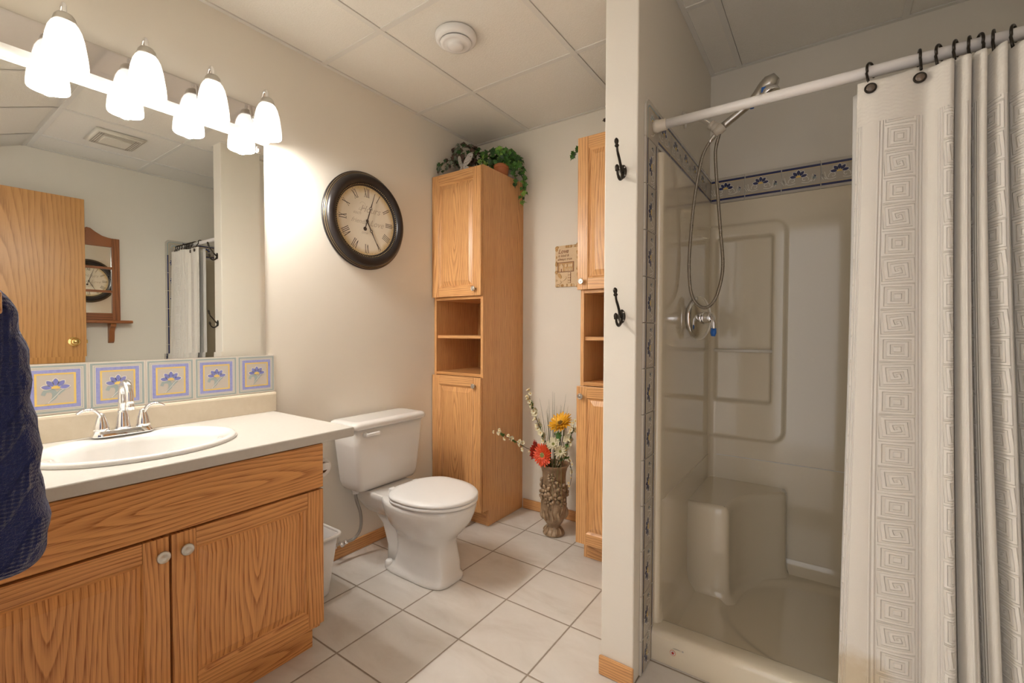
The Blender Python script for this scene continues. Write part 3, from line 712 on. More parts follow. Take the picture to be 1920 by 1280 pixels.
# ------------------------------------------------------------------ tall linen cabinets
TYF = 2.047
def tower(x0, x1, mirror, label):
    t = thing('linen_cabinet', ((x0+x1)/2, 2.25, 0), label, 'cabinet')
    th = .018; Y1 = BY-.001
    # side panels with the toe notch
    for a in (x0, x1-th):
        m = MB(); keep = m.M
        pl = [(TYF+.055, .001), (Y1, .001), (Y1, 2.112), (TYF, 2.112), (TYF, .098), (TYF+.055, .098)]
        ids0 = [m.vert((a, y, z)) for y, z in pl]; ids1 = [m.vert((a+th, y, z)) for y, z in pl]
        uv = [(y-2.27+.9, z+.1) for y, z in pl]
        m.face(ids0[::-1], 0, uv[::-1]); m.face(ids1, 0, uv)
        for k in range(6):
            q = (k+1) % 6; m.face((ids0[k], ids1[k], ids1[q], ids0[q]), 0, [(.2, pl[k][1]), (.218, pl[k][1]), (.218, pl[q][1]), (.2, pl[q][1])])
        m.build('side_panel', M['oak'], t, bevel=.001)
    m = MB(); b0, b1 = x0+th+.0003, x1-th-.0003
    for z in (.10, .888, 1.345, 2.0935): m.box(b0, b1, TYF+.001, Y1, z, z+th, 0, 'x')
    m.box(b0, b1, Y1-.008, Y1, .118, 2.09, 0, 'z', True); m.build('carcass', M['oak_in'], t, bevel=.001)
    m = MB(); m.box(b0, b1, TYF+.012, Y1-.009, 1.112, 1.112+th, 0, 'x'); m.build('shelf', M['oak'], t, bevel=.001)
    m = MB(); m.box(b0, b1, TYF+.056, TYF+.070, .001, .099, 0, 'x', True); m.build('toe_kick', M['oak'], t)
    for z0, z1, kz in ((1.363, 2.104, 1.402), (.102, .886, .838)):
        w = x1-x0-.004 if not mirror else x1-x0+.006
        ox = x0+.001 if not mirror else x0-.010
        m = MB(); raised_door(m, (ox, TYF-.0006, z0), (1, 0, 0), VZ, w, z1-z0, .055, .055, .0195)
        d = m.build('door', M['oak'], t, bevel=.0015)
        kx = x1-.045 if not mirror else x0+.018
        knob(d, (kx, TYF-.0201, kz), (1, 0, 0), VZ, .0145)
    return t
tower(.003, .392, False, 'tall narrow oak linen cabinet in the corner beside the toilet')
tower(1.013, 1.409, True, 'tall oak linen cabinet half hidden behind the white partition')
# ------------------------------------------------------------------ ivy in pots, butterfly
def leaf(m, p, nrm, up, s, mat):
    nrm = Vector(nrm).normalized(); up = Vector(up); up = (up-nrm*up.dot(nrm)); up = up.normalized() if up.length > 1e-4 else nrm.orthogonal().normalized()
    side = up.cross(nrm); p = Vector(p)
    ol = [(0, -.35), (.30, -.55), (.36, -.22), (.72, -.12), (.42, .18), (.40, .42), (.16, .42), (0, 1.0)]
    def pt(x, y): return p+(side*x+up*y)*s+nrm*s*(abs(x)*.22-.12*y*y)
    c0 = m.vert(pt(0, 0)-nrm*s*.04)
    R = [m.vert(pt(x, y)) for x, y in ol]; L = [m.vert(pt(-x, y)) for x, y in ol[1:-1]]
    ring = R+L[::-1]; n = len(ring)
    for k in range(n): m.face((c0, ring[k], ring[(k+1) % n]), mat, None, False)
LM = [M['leaf1'], M['leaf2'], M['leaf3'], M['leaf4'], M['leaf5'], M['stem']]
def rv(): 
    v = Vector((random.gauss(0, 1), random.gauss(0, 1), random.gauss(0, 1))); return v.normalized()
def ivy_blob(m, c, r, n, mats, size, zlim=-9):
    for _ in range(n):
        d = rv(); q = Vector(c)+Vector((d.x*r[0], d.y*r[1], d.z*r[2]))*random.uniform(.55, 1)**.5
        if q.z < zlim or q.x < .016 or q.y > BY-.03: continue
        q.z = min(q.z, CZ-.035)
        leaf(m, q, d+Vector((.3, -.7, .35)), rv()*.6+Vector((0, 0, -.5))+d*.5, size*random.uniform(.7, 1.25), random.choice(mats))
def vine(m, pts, n, mats, size, out=(.5, -.6, .2)):
    P = spline(pts, 8); m.tube(P, .0016, 6, 5)
    for i in range(n):
        q = P[int(i/(n-1)*(len(P)-1))]
        leaf(m, q+Vector((random.uniform(-.014, .014), random.uniform(-.014, .014), random.uniform(-.01, .01))), Vector(out)+rv()*.5, Vector((0, 0, -1))+rv()*.7, size*random.uniform(.75, 1.25), random.choice(mats))
def pot(root, c, r, hgt, z):
    m = MB(); m.lathe([(r*.66, z), (r*.72, z+.004), (r*.92, z+hgt*.72), (r*.94, z+hgt*.74), (r, z+hgt*.75), (r*1.02, z+hgt*.98), (r*.98, z+hgt), (r*.9, z+hgt), (r*.85, z+hgt*.8), (0, z+hgt*.78)], 28, 0, (c[0], c[1], 0)); m.build('pot', M['terracotta'], root)
TZ = 2.1125
iv = thing('potted_ivy', (.325, 2.30, TZ), 'bright green ivy in a terracotta pot trailing down the tall corner cabinet', 'potted plant')
pot(iv, (.325, 2.315), .050, .085, TZ)
m = MB(); ivy_blob(m, (.31, 2.31, 2.245), (.115, .10, .060), 120, [0, 0, 1, 1, 1, 2], .030, 2.19)
ivy_blob(m, (.27, 2.36, 2.275), (.07, .06, .055), 40, [0, 1, 2], .030, 2.2)
ivy_blob(m, (.395, 2.36, 2.22), (.050, .06, .05), 36, [0, 1, 1], .030, 2.14)
vine(m, [(.34, 2.32, 2.23), (.408, 2.37, 2.215), (.436, 2.39, 2.15), (.434, 2.395, 2.08), (.430, 2.395, 2.02), (.434, 2.39, 1.965)], 22, [0, 1, 1, 2, 2], .027)
vine(m, [(.33, 2.30, 2.22), (.40, 2.30, 2.19), (.415, 2.33, 2.13), (.414, 2.36, 2.07)], 10, [0, 1, 1], .025)
vine(m, [(.38, 2.34, 2.21), (.42, 2.40, 2.19), (.428, 2.415, 2.10), (.424, 2.42, 2.03)], 12, [0, 1, 2], .024)
m.build('foliage', LM, iv, recalc=False)
iv = thing('potted_ivy', (.115, 2.25, TZ), 'dark purple-brown leafy plant in a terracotta pot at the cabinet\'s wall side', 'potted plant')
pot(iv, (.115, 2.24), .048, .085, TZ)
m = MB(); ivy_blob(m, (.105, 2.22, 2.275), (.085, .085, .085), 130, [3, 3, 3, 0, 4], .026, 2.19)
ivy_blob(m, (.185, 2.27, 2.27), (.05, .05, .05), 26, [0, 1, 2], .026, 2.2)
vine(m, [(.10, 2.20, 2.22), (.055, 2.13, 2.23), (.034, 2.075, 2.18), (.032, 2.062, 2.14)], 14, [3, 0, 4], .022, (.2, -.8, .2))
vine(m, [(.10, 2.20, 2.22), (.075, 2.12, 2.20), (.060, 2.07, 2.14)], 10, [3, 0, 4], .022, (.2, -.8, .2))
m.build('foliage', LM, iv, recalc=False)
iv = thing('potted_ivy', (1.23, 2.27, TZ), 'small ivy with sprigs hanging past the top of the half-hidden cabinet', 'potted plant')
pot(iv, (1.23, 2.27), .050, .08, TZ)
m = MB(); ivy_blob(m, (1.23, 2.27, 2.205), (.06, .07, .03), 70, [0, 1, 1], .028, 2.18)
vine(m, [(1.20, 2.27, 2.21), (1.06, 2.26, 2.165), (.96, 2.25, 2.150), (.885, 2.24, 2.135), (.862, 2.24, 2.105)], 18, [0, 1, 1, 4], .026)
vine(m, [(1.20, 2.24, 2.21), (1.12, 2.20, 2.24), (1.085, 2.17, 2.235)], 8, [0, 3], .022)
m.build('foliage', LM, iv, recalc=False)
def wingm():
    t = NT('butterfly_wing'); n = t.noise(t.obj(), 90, 4, .7, 1.2); t.set(color=t.ramp(n, [(.38, (.16, .13, .11, 1)), (.5, (.70, .68, .65, 1)), (.62, (.45, .43, .40, 1))]), rough=.15, trans=.25); return t.m
M['wing'] = wingm()
bf = thing('butterfly_ornament', (.205, 2.085, TZ), 'pale marbled glass butterfly ornament on the front edge of the corner cabinet', 'ornament')
def wing(pts, sgn, tilt):
    m = MB(); m.M = Matrix.Translation((.205, 2.080, TZ+.026)) @ Matrix.Rotation(math.radians(tilt*sgn), 4, 'Z') @ Matrix(((sgn, 0, 0, 0), (0, 0, 1, 0), (0, 1, 0, 0), (0, 0, 0, 1)))
    m.prism([tuple(p) for p in spline([(p[0], p[1]) for p in pts], 5)], -.0015, .0015); m.build('wing', M['wing'], bf)
for sg in (-1, 1):
    wing([(.002, .014), (.014, .045), (.036, .080), (.058, .086), (.066, .074), (.050, .036), (.026, .010)], sg, 25)
    wing([(.002, .012), (.022, .012), (.040, .0), (.040, -.014), (.024, -.023), (.008, -.012)], sg, 25)
m = MB(); m.tube(spline([(.205, 2.076, TZ+.001), (.205, 2.076, TZ+.015), (.205, 2.078, TZ+.040), (.205, 2.082, TZ+.052)], 5), [.002, .003, .003, .0035, .0035, .004, .004, .004, .004, .004, .004, .0035, .003, .003, .003, .0025], 10); m.build('body', M['wing'], bf)
# ------------------------------------------------------------------ plaque
M['pl'] = plain('plaque_cream', (.70, .52, .31, 1), .6, bump=(45, .35, .004)); M['pl2'] = plain('plaque_ochre', (.56, .33, .13, 1), .6, bump=(60, .3, .003)); M['pl3'] = plain('plaque_brown', (.25, .10, .035, 1), .6)
m = MB(); PW, PH = .164, .252
m.M = frame_m((.637, BY-.0005, 1.428), (1, 0, 0), VZ)
ol = [(p[0]+random.uniform(-.0015, .0015), p[1]+random.uniform(-.0015, .0015)) for p in rrect(0, PW, 0, PH, .006, 3)]
m.prism(ol, 0, .011, 0)
for k in range(44):
    side = k % 4; t = random.random()
    x, y = [(t*PW, .009), (t*PW, PH-.009), (.008, t*PH), (PW-.012, t*PH)][side]
    m.M = frame_m((.637, BY-.0005, 1.428), (1, 0, 0), VZ) @ Matrix.Translation((x, y, .0105)); m.lathe([(.009, 0), (.006, .003), (0, .0045)], 8, random.choice((0, 1, 1)), sx=random.uniform(.5, 1.3))
m.M = frame_m((.637, BY-.0005, 1.428), (1, 0, 0), VZ)
text_into(m, 'Love', .036, (.020, .205), .0122, 2, .3, .0006, 'LEFT'); text_into(m, 'is kind &', .021, (.020, .183), .0122, 2, .3, .0003, 'LEFT'); text_into(m, 'always true', .021, (.017, .162), .0122, 2, .3, .0003, 'LEFT')
def strip(x0, x1, y0, y1, z0, z1, mat): m.box(x0, x1, y0, y1, z0, z1, mat)
for a in ((.018, .128, .147, .1505), (.018, .128, .090, .0935), (.018, .0215, .0935, .147), (.1245, .128, .0935, .147)): strip(*a, .0105, .0145, 2)
m.flat(rect(.0215, .1245, .0935, .147), .0118, 1)
strip(.033, .056, .0935, .120, .0118, .0150, 0); m.prism([(.029, .120), (.060, .120), (.0445, .143)], .0118, .0160, 0); strip(.041, .048, .0935, .110, .0150, .0154, 2)
for x in (.072, .083, .094, .105, .116): strip(x-.0035, x+.0035, .0935, .112+.004*math.sin(x*300), .0118, .0150, 0)
for x in (.075, .098, .112): m.prism(circ(.008, 12, (x, .128), 1, 1.3), .0118, .0150, 0)
strip(.089, .108, .022, .086, .0105, .0125, 2)
for y in (.030, .046, .062, .078): m.prism(circ(.0075, 12, (.0985, y)), .0125, .0155, 0)
m.prism([tuple(p) for p in spline([(.040, .050), (.024, .062), (.018, .080), (.030, .084), (.042, .070), (.046, .054)], 4)], .0105, .0150, 1)
m.prism([tuple(p) for p in spline([(.040, .046), (.052, .060), (.072, .064), (.078, .054), (.064, .040), (.046, .036)], 4)], .0105, .0155, 0)
m.prism([tuple(p) for p in spline([(.038, .040), (.024, .036), (.016, .026), (.030, .018), (.044, .026)], 4)], .0105, .0150, 0)
tag(m.build('wall_plaque', [M['pl'], M['pl2'], M['pl3']], recalc=False), 'small rectangular tan relief plaque with writing on the back wall', 'plaque')
# ------------------------------------------------------------------ floor vase and silk flowers
VC = (.755, 2.245)
def vasem():
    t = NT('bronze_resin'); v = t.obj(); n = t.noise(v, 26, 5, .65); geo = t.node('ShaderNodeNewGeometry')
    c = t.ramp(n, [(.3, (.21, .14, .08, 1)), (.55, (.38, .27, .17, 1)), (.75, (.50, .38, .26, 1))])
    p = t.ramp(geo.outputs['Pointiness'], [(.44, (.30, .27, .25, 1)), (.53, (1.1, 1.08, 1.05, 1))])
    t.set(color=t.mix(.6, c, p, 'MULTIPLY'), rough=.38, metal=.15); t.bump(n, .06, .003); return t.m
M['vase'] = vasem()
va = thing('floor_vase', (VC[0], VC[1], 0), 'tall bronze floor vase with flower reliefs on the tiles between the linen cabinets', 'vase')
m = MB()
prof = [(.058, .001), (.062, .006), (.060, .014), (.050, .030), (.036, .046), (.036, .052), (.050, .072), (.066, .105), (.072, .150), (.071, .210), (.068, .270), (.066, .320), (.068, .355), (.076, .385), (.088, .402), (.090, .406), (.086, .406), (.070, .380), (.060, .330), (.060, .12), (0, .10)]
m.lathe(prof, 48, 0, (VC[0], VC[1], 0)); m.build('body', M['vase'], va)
def rad(z):
    for (r0, z0), (r1, z1) in zip(prof, prof[1:15]):
        if z0 <= z <= z1: return r0+(r1-r0)*(z-z0)/(z1-z0)
    return .07
def on_vase(a, z, off=0.0):
    r = rad(z)+off; return Vector((VC[0]+r*math.cos(a), VC[1]+r*math.sin(a), z))
def relief(a, z, s, np_=5, rot=0):
    m = MB(); K = m.M
    n = Vector((math.cos(a), math.sin(a), 0)); X = Vector((-math.sin(a), math.cos(a), 0))
    m.M = frame_m(on_vase(a, z, -.002), X, (0, 0, 1)) if X.cross(Vector((0, 0, 1))).dot(n) > 0 else frame_m(on_vase(a, z, -.002), -X, (0, 0, 1))
    for k in range(np_):
        b = rot+2*PI*k/np_; base = m.M
        m.M = base @ Matrix.Rotation(b, 4, 'Z')
        m.loft([[(.004*s, -.003*s, .0), (.004*s, .003*s, .0), (.004*s, .002*s, .004), (.004*s, -.002*s, .004)], [(.016*s, -.010*s, .001), (.016*s, .010*s, .001), (.016*s, .006*s, .015), (.016*s, -.006*s, .015)], [(.026*s, -.009*s, .003), (.026*s, .009*s, .003), (.026*s, .005*s, .015), (.026*s, -.005*s, .015)], [(.032*s, -.002*s, .003), (.032*s, .002*s, .003), (.032*s, .001*s, .006), (.032*s, -.001*s, .006)]])
        m.M = base
    m.lathe([(.007*s, .002), (.006*s, .011), (0, .013)], 10, 0)
    m.build('relief_flower', M['vase'], va)
for a, z, s in ((-1.75, .262, 1.15), (-1.15, .315, .95), (-.95, .225, 1.05), (-2.35, .235, .9), (-1.5, .205, .8), (-.45, .28, 1.0), (-2.75, .29, .9), (-.35, .20, .8), (.6, .25, 1), (2.4, .22, 1), (1.5, .29, 1), (-1.3, .345, .7)): relief(a, z, s*1.12, 5, a)
for a, z, L in ((-1.55, .09, .075), (-1.9, .085, .065), (-1.2, .09, .07), (-.7, .09, .06), (-2.4, .09, .06), (.4, .09, .07), (1.6, .09, .07), (2.8, .09, .07)):
    pth = [on_vase(a+.05*math.sin(k), z+L*k/6, .003) for k in range(7)]; m = MB(); m.tube(pth, [.003, .008, .012, .013, .010, .006, .001], 8, flat=.6); m.build('relief_leaf', M['vase'], va)
for a, z0, z1, tw in ((-1.7, .10, .25, .12), (-1.35, .16, .31, .25), (-1.0, .10, .22, -.2), (-.6, .12, .27, .3), (-2.2, .10, .23, -.2)):
    m = MB(); m.tube([on_vase(a+tw*math.sin(k/10*PI), z0+(z1-z0)*k/10, .002) for k in range(11)], .0042, 7); m.build('relief_stem', M['vase'], va)
for a in [-.3-k*.52 for k in range(6)]: m = MB(); m.tube([Vector((VC[0]+r*math.cos(a+d), VC[1]+r*math.sin(a+d), z)) for r, z, d in ((.040, .046, 0), (.050, .032, .05), (.058, .018, .0), (.062, .008, -.05))], [.004, .008, .008, .002], 7, flat=.6); m.build('relief_petal', M['vase'], va)
def pet(name, c1, c2): return leafm(name, c1, c2)
M['p_yel'] = pet('petal_yellow', (.80, .36, .015, 1), (.86, .52, .03, 1)); M['p_red'] = pet('petal_red', (.62, .045, .015, 1), (.80, .11, .03, 1)); M['p_dred'] = pet('petal_crimson', (.35, .02, .012, 1), (.52, .04, .02, 1))
M['p_cream'] = pet('petal_cream', (.72, .66, .45, 1), (.80, .74, .55, 1)); M['p_ctr'] = pet('flower_centre', (.20, .20, .05, 1), (.45, .48, .16, 1)); M['p_dk'] = pet('seed_centre', (.05, .025, .01, 1), (.35, .18, .02, 1)); M['straw'] = pet('dry_grass', (.16, .15, .06, 1), (.30, .27, .12, 1))
def petals(mb, c, axis, R, n, w, cup, z0=0, r0=.15, mat=0, jit=.06):
    ax = Vector(axis).normalized(); X = ax.orthogonal().normalized(); Y = ax.cross(X); c = Vector(c)
    for k in range(n):
        a = 2*PI*k/n+random.uniform(-jit, jit); d = X*math.cos(a)+Y*math.sin(a); s = ax.cross(d); RR = R*random.uniform(.9, 1.06); cu = cup*random.uniform(.7, 1.3)
        L = []
        for t, ww in ((r0, .35), (.4, .85), (.65, 1.0), (.85, .75), (1.0, .12)):
            p = c+d*RR*t+ax*(z0+cu*RR*t*t); L.append((mb.vert(p-s*w*ww+ax*w*.25), mb.vert(p-ax*w*.1), mb.vert(p+s*w*ww+ax*w*.25)))
        for q, r in zip(L, L[1:]):
            mb.face((q[0], q[1], r[1], r[0]), mat, None, False); mb.face((q[1], q[2], r[2], r[1]), mat, None, False)
def flower(name, c, axis, label, cat, R, layers, ctr, mats, root=(0, 0), stemr=.0025, leafy=None):
    t = thing(name, c, label, cat, None); c = Vector(c); ax = Vector(axis).normalized()
    b = MB(); b.tube(spline([(VC[0]+root[0], VC[1]+root[1], .20), (VC[0]+root[0]*1.6, VC[1]+root[1]*1.6, .39), tuple(c-ax*.045+Vector((0, 0, -.02))), tuple(c-ax*.004)], 6), stemr, 8)
    if leafy: leaf(b, leafy[0], leafy[1], leafy[2], leafy[3], 1)
    b.build('stem', [M['stem'], M['leaf2']], t, recalc=False)
    b = MB()
    for n, rr, w, cup, z0 in layers: petals(b, c, ax, R*rr, n, w, cup, z0)
    b.build('petals', mats[0], t, recalc=False)
    b = MB(); b.M = Matrix.Translation(c) @ ax.to_track_quat('Z', 'Y').to_matrix().to_4x4(); r = ctr
    b.lathe([(r, -.002), (r, .003), (r*.85, .007), (r*.5, .009), (0, .0085)], 18, 0)
    for k in range(34):
        q = math.sqrt(k/34)*r*.9; a = k*2.4; b.lathe([(.0016, .006), (.0012, .0105), (0, .0115)], 5, 0, (q*math.cos(a), q*math.sin(a), 0))
    b.build('flower_centre', mats[1], t, recalc=False); return t
flower('sunflower', (.812, 2.212, .645), (-.10, -.55, .75), 'yellow-orange sunflower, tallest bloom in the bronze vase', 'flower', .075, [(22, 1.0, .0085, .10, 0), (20, .85, .008, .35, .003), (14, .55, .006, .6, .004)], .020, [M['p_yel'], M['p_dk']], (.012, 0), leafy=((.80, 2.215, .575), (-.3, -1, .3), (0, 0, -1), .045))
flower('gerbera', (.735, 2.150, .470), (-.12, -1, .12), 'orange-red gerbera with green eye facing the room from the bronze vase', 'flower', .068, [(26, 1.0, .0075, .06, 0), (22, .74, .006, .16, .003), (16, .46, .005, .3, .004)], .016, [M['p_red'], M['p_ctr']], (-.015, -.02))
flower('gerbera', (.672, 2.185, .478), (-1, -.10, .10), 'darker red gerbera seen edge-on at the left of the bronze vase', 'flower', .055, [(20, 1.0, .0085, .30, 0), (14, .7, .007, .5, .003)], .012, [M['p_dred'], M['p_ctr']], (-.02, -.01))
flower('daisy', (.795, 2.165, .535), (.05, -.7, .6), 'cream daisy between the orange gerbera and the sunflower', 'flower', .042, [(14, 1.0, .006, .35, 0), (12, .8, .005, .6, .002)], .008, [M['p_cream'], M['p_ctr']], (.01, -.02))
flower('daisy', (.835, 2.170, .500), (.3, -.8, .4), 'second cream daisy, lower and right of the sunflower', 'flower', .036, [(14, 1.0, .005, .35, 0), (12, .75, .0045, .6, .002)], .007, [M['p_cream'], M['p_ctr']], (.02, -.015))
def branch(pts, n, label, t0=.35, spread=.013, s=.0185, bud=True):
    P = spline(pts, 9); t = thing('blossom_branch', tuple(pts[-1]), label, 'flower branch')
    b = MB(); N = len(P); b.tube(P, [.0026*(1-.6*i/N) for i in range(N)], 7, 0)
    for k in range(n//2):
        q = P[int((.2+.7*random.random())*(N-1))]; leaf(b, q, rv()+Vector((0, -.7, .2)), rv()+Vector((0, 0, .4)), .020, 1)
    b.build('twig', [M['stemb'], M['leaf2']], t, recalc=False)
    for k in range(n):
        f = t0+(1-t0)*(k/(n-1)); q = P[min(N-1, int(f*(N-1)))]+rv()*spread; b = MB()
        ax = (rv()*.6+Vector((-.2, -.9, .3))).normalized(); ss = s*random.uniform(.75, 1.1)*(1.0 if f < .8 else .8)
        petals(b, q, ax, ss, 5, ss*.45, .35, 0, .12); b.M = Matrix.Translation(q) @ ax.to_track_quat('Z', 'Y').to_matrix().to_4x4(); b.lathe([(.003, 0), (.0025, .004), (0, .005)], 7, 1)
        b.build('blossom', [M['p_cream'], M['p_yel']], t, recalc=False)
branch([(.74, 2.25, .20), (.725, 2.235, .42), (.68, 2.21, .60), (.632, 2.20, .72), (.602, 2.20, .815)], 26, 'upright cream blossom branch reaching highest out of the bronze vase')
branch([(.74, 2.24, .20), (.70, 2.20, .43), (.62, 2.14, .50), (.53, 2.10, .55), (.455, 2.09, .580)], 22, 'low cream blossom branch reaching left toward the corner cabinet', .3, .016, .0145)
branch([(.77, 2.25, .20), (.80, 2.235, .42), (.85, 2.21, .52), (.895, 2.19, .60), (.915, 2.18, .675)], 30, 'cream blossom branch leaning right toward the half-hidden cabinet', .3, .022)
branch([(.78, 2.24, .25), (.83, 2.21, .43), (.885, 2.17, .47), (.915, 2.15, .40), (.905, 2.15, .33)], 8, 'drooping blossom sprig over the right rim of the bronze vase', .5, .012, .011)
gr = MB()
for k in range(26):
    a = random.uniform(0, 2*PI); L = random.uniform(.22, .42); lean = random.uniform(.05, .42); x0, y0 = VC[0]+.03*math.cos(a), VC[1]+.03*math.sin(a)
    ex, ey = x0+lean*L*math.cos(a)*.8, y0+min(lean*L*math.sin(a), .08)
    gr.tube(spline([(x0, y0, .22), (x0+.2*(ex-x0), y0+.2*(ey-y0), .40), (x0+.6*(ex-x0), y0+.6*(ey-y0), .40+L*.6), (ex, ey, .40+L)], 5), [.0016]*10+[.0012, .001, .0009, .0007, .0005, .0004], 5, random.choice((0, 0, 1)))
for dx in (.0, .02, .035): gr.tube(spline([(VC[0]+.03, VC[1]-.04, .3), (VC[0]+.045+dx, VC[1]-.075, .42), (VC[0]+.05+dx*1.5, VC[1]-.105, .40), (VC[0]+.052+dx*1.6, VC[1]-.108, .24-dx)], 6), .0013, 5, 1)
tag(gr.build('grass_spray', [M['stem'], M['straw']], recalc=False), 'fine upright grass blades rising behind the flowers in the bronze vase', 'grass spray')
# ------------------------------------------------------------------ coat hooks on the end of the partition
def hook(c, label):
    t = thing('coat_hook', c, label, 'hook', None); S = .80; HM = Matrix.Translation(c) @ Matrix.Scale(S, 4); x = y = z = 0.0
    b = MB(); b.M = HM @ frame_m((x, y, z), (1, 0, 0), VZ)
    b.lathe([(.019, 0.0003), (.020, .002), (.017, .005), (.008, .0065), (0, .0068)], 26, 0, sx=.82, sy=1.42); b.build('plate', M['bronze'], t)
    b = MB(); b.M = HM
    b.tube(spline([(x, y-.004, z-.002), (x, y-.022, z+.014), (x, y-.042, z+.042), (x, y-.060, z+.064), (x, y-.066, z+.084)], 6), [.0062]*8+[.0052]*9+[.0045]*8, 10)
    b.M = HM @ Matrix.Translation((x, y-.066, z+.078)) @ Matrix.Rotation(math.radians(14), 4, 'X'); b.lathe([(.005, 0), (.0085, .004), (.0085, .008), (.0055, .012), (.0075, .016), (.0088, .022), (.0075, .029), (.003, .034), (0, .035)], 14)
    b.build('upper_prong', M['bronze'], t)
    b = MB(); b.M = HM; b.tube(spline([(x, y-.004, z-.006), (x, y-.014, z-.028), (x, y-.034, z-.038), (x, y-.054, z-.026), (x, y-.060, z-.008)], 6), [.0062]*8+[.0055]*9+[.0048]*8, 10)
    b.M = HM @ Matrix.Translation((x, y-.060, z-.014)) @ Matrix.Rotation(math.radians(12), 4, 'X'); b.lathe([(.005, 0), (.0085, .004), (.0080, .009), (.0088, .014), (.0075, .021), (.003, .026), (0, .027)], 14)
    b.build('lower_prong', M['bronze'], t)
    for dz in (-.016, .016):
        b = MB(); b.M = HM @ frame_m((x+.009, y-.0048, z+dz), (1, 0, 0), VZ); b.lathe([(.0035, 0), (.003, .0016), (0, .002)], 10); b.build('screw', M['nickel'], t)
hook((1.474, PY-.0002, 1.672), 'upper black double coat hook on the end of the white partition')
hook((1.474, PY-.0002, 1.206), 'lower black double coat hook on the end of the white partition')
# ------------------------------------------------------------------ shower stall
SX0, SX1 = PX1+.0005, WX-.0005
P0, P1 = SX0+.020, SX1-.020
SYB, SYF, STOP = 2.430, 1.615, 1.788
st = thing('shower_stall', ((SX0+SX1)/2, 2.05, 0), 'bone-white moulded acrylic shower stall with a corner seat and wall niche', 'shower')
def sst(a, b, x):
    t = min(1, max(0, (x-a)/(b-a))); return t*t*(3-2*t)
def rr_d(x, z, x0, x1, z0, z1, r):
    cx, cz = (x0+x1)/2, (z0+z1)/2; qx, qz = abs(x-cx)-(x1-x0)/2+r, abs(z-cz)-(z1-z0)/2+r
    return math.hypot(max(qx, 0), max(qz, 0))+min(max(qx, qz), 0)-r
def backy(x, z):
    y = SYB
    d = rr_d(x, z, 1.40, 1.868, .637, 1.678, .06); y -= .014*(1-sst(-.014, .004, d))
    d = rr_d(x, z, 1.562, 1.812, .816, 1.613, .018); y += .034*(1-sst(-.012, .003, d))
    R = .030
    for e, s in ((P0, 1), (P1, -1)):
        q = (x-e)*s
        if q < R: y -= R-math.sqrt(max(0, R*R-(R-max(q, 0))**2))
    if z < .12: q = (.12-z)/.075; y -= .06*min(1, q)**2
    return y
b = MB()
b.grid(lambda u, v: (P0+(P1-P0)*u, backy(P0+(P1-P0)*u, .045+(STOP-.045)*v), .045+(STOP-.045)*v), 240, 260)
b.box(P0, P1, SYB+.002, BY-.0005, STOP-.012, STOP, 0)
b.build('back_panel', M['acrylic'], st, recalc=False)
b = MB(); b.box(P0+.035, P1-.02, SYB-.0022, SYB+.004, .5465, .5495); b.build('panel_seam', M['white'], st)
def sidep(x0, x1, s):
    b = MB(); xf = x1 if s > 0 else x0; xw = x0 if s > 0 else x1
    def f(u, v):
        """u runs round the panel's plan: rounded front lip, then back"""
        z = .045+(STOP-.045)*v; k = u
        if k < .2:
            a = k/.2*PI/2; return (xf-s*.016*(1-math.sin(a)), SYF+.016*(1-math.cos(a)), z)
        y = SYF+.016+(SYB-SYF-.016)*(k-.2)/.8; x = xf
        if z < .12: x += s*.05*((.12-z)/.075)**2
        return (x, y, z)
    b.grid(f, 30, 40); b.poly([(xw, SYF, .045), (xf-s*.016, SYF, .045), (xf-s*.016, SYF, STOP), (xw, SYF, STOP)])
    b.poly([(xw, SYF, STOP), (xf-s*.016, SYF, STOP), (xf, SYF+.016, STOP), (xf, SYB, STOP), (xw, SYB, STOP)])
    b.box(min(xf, xf+s*.0022), max(xf, xf+s*.0022), SYF+.03, SYB-.03, .5465, .5495)
    return b.build('side_panel', M['acrylic'], st)
sidep(SX0, P0, 1); sidep(P1, SX1, -1)
CF, CB, CT = 1.578, 1.668, .108
b = MB()
def pan(u, v):
    x = SX0+(SX1-SX0)*u; y = CF+(SYB-CF)*v; return x, y
pr = [(CF, .001), (CF, .02), (CF, CT-.022), (CF+.003, CT-.010), (CF+.010, CT-.003), (CF+.020, CT), (CB-.022, CT), (CB-.012, CT-.003), (CB-.004, CT-.010), (CB, CT-.022), (CB+.004, .075), (CB+.018, .062), (CB+.05, .058)]
rows = [[(SX0+(SX1-SX0)*i/40, y, z) for i in range(41)] for y, z in pr]
def dish(x, y):
    z = .058; d = math.hypot((x-2.075)/.40, (y-2.02)/.335); z -= .012*(1-sst(.90, 1.02, d)); z -= .008*(1-min(1, d)); return z
for k in range(1, 56):
    y = CB+.05+(SYB+.003-CB-.05)*k/55
    rows.append([(SX0+(SX1-SX0)*i/40, y, dish(SX0+(SX1-SX0)*i/40, y)) for i in range(41)])
rows2 = []
for r in rows:
    y = r[0][1]; rr_ = []
    for i in range(161):
        x = SX0+(SX1-SX0)*i/160
        if y <= CB+.05: z = r[0][2]
        else: z = dish(x, y)
        rr_.append((x, y, z))
    rows2.append(rr_)
b.loft(rows2, 0, False, True, False); b.poly([(SX0, CF, .001), (SX0, CB, .001), (SX0, CB, CT-.03), (SX0, CF, CT-.03)])
b.build('base_pan', M['acrylic'], st)
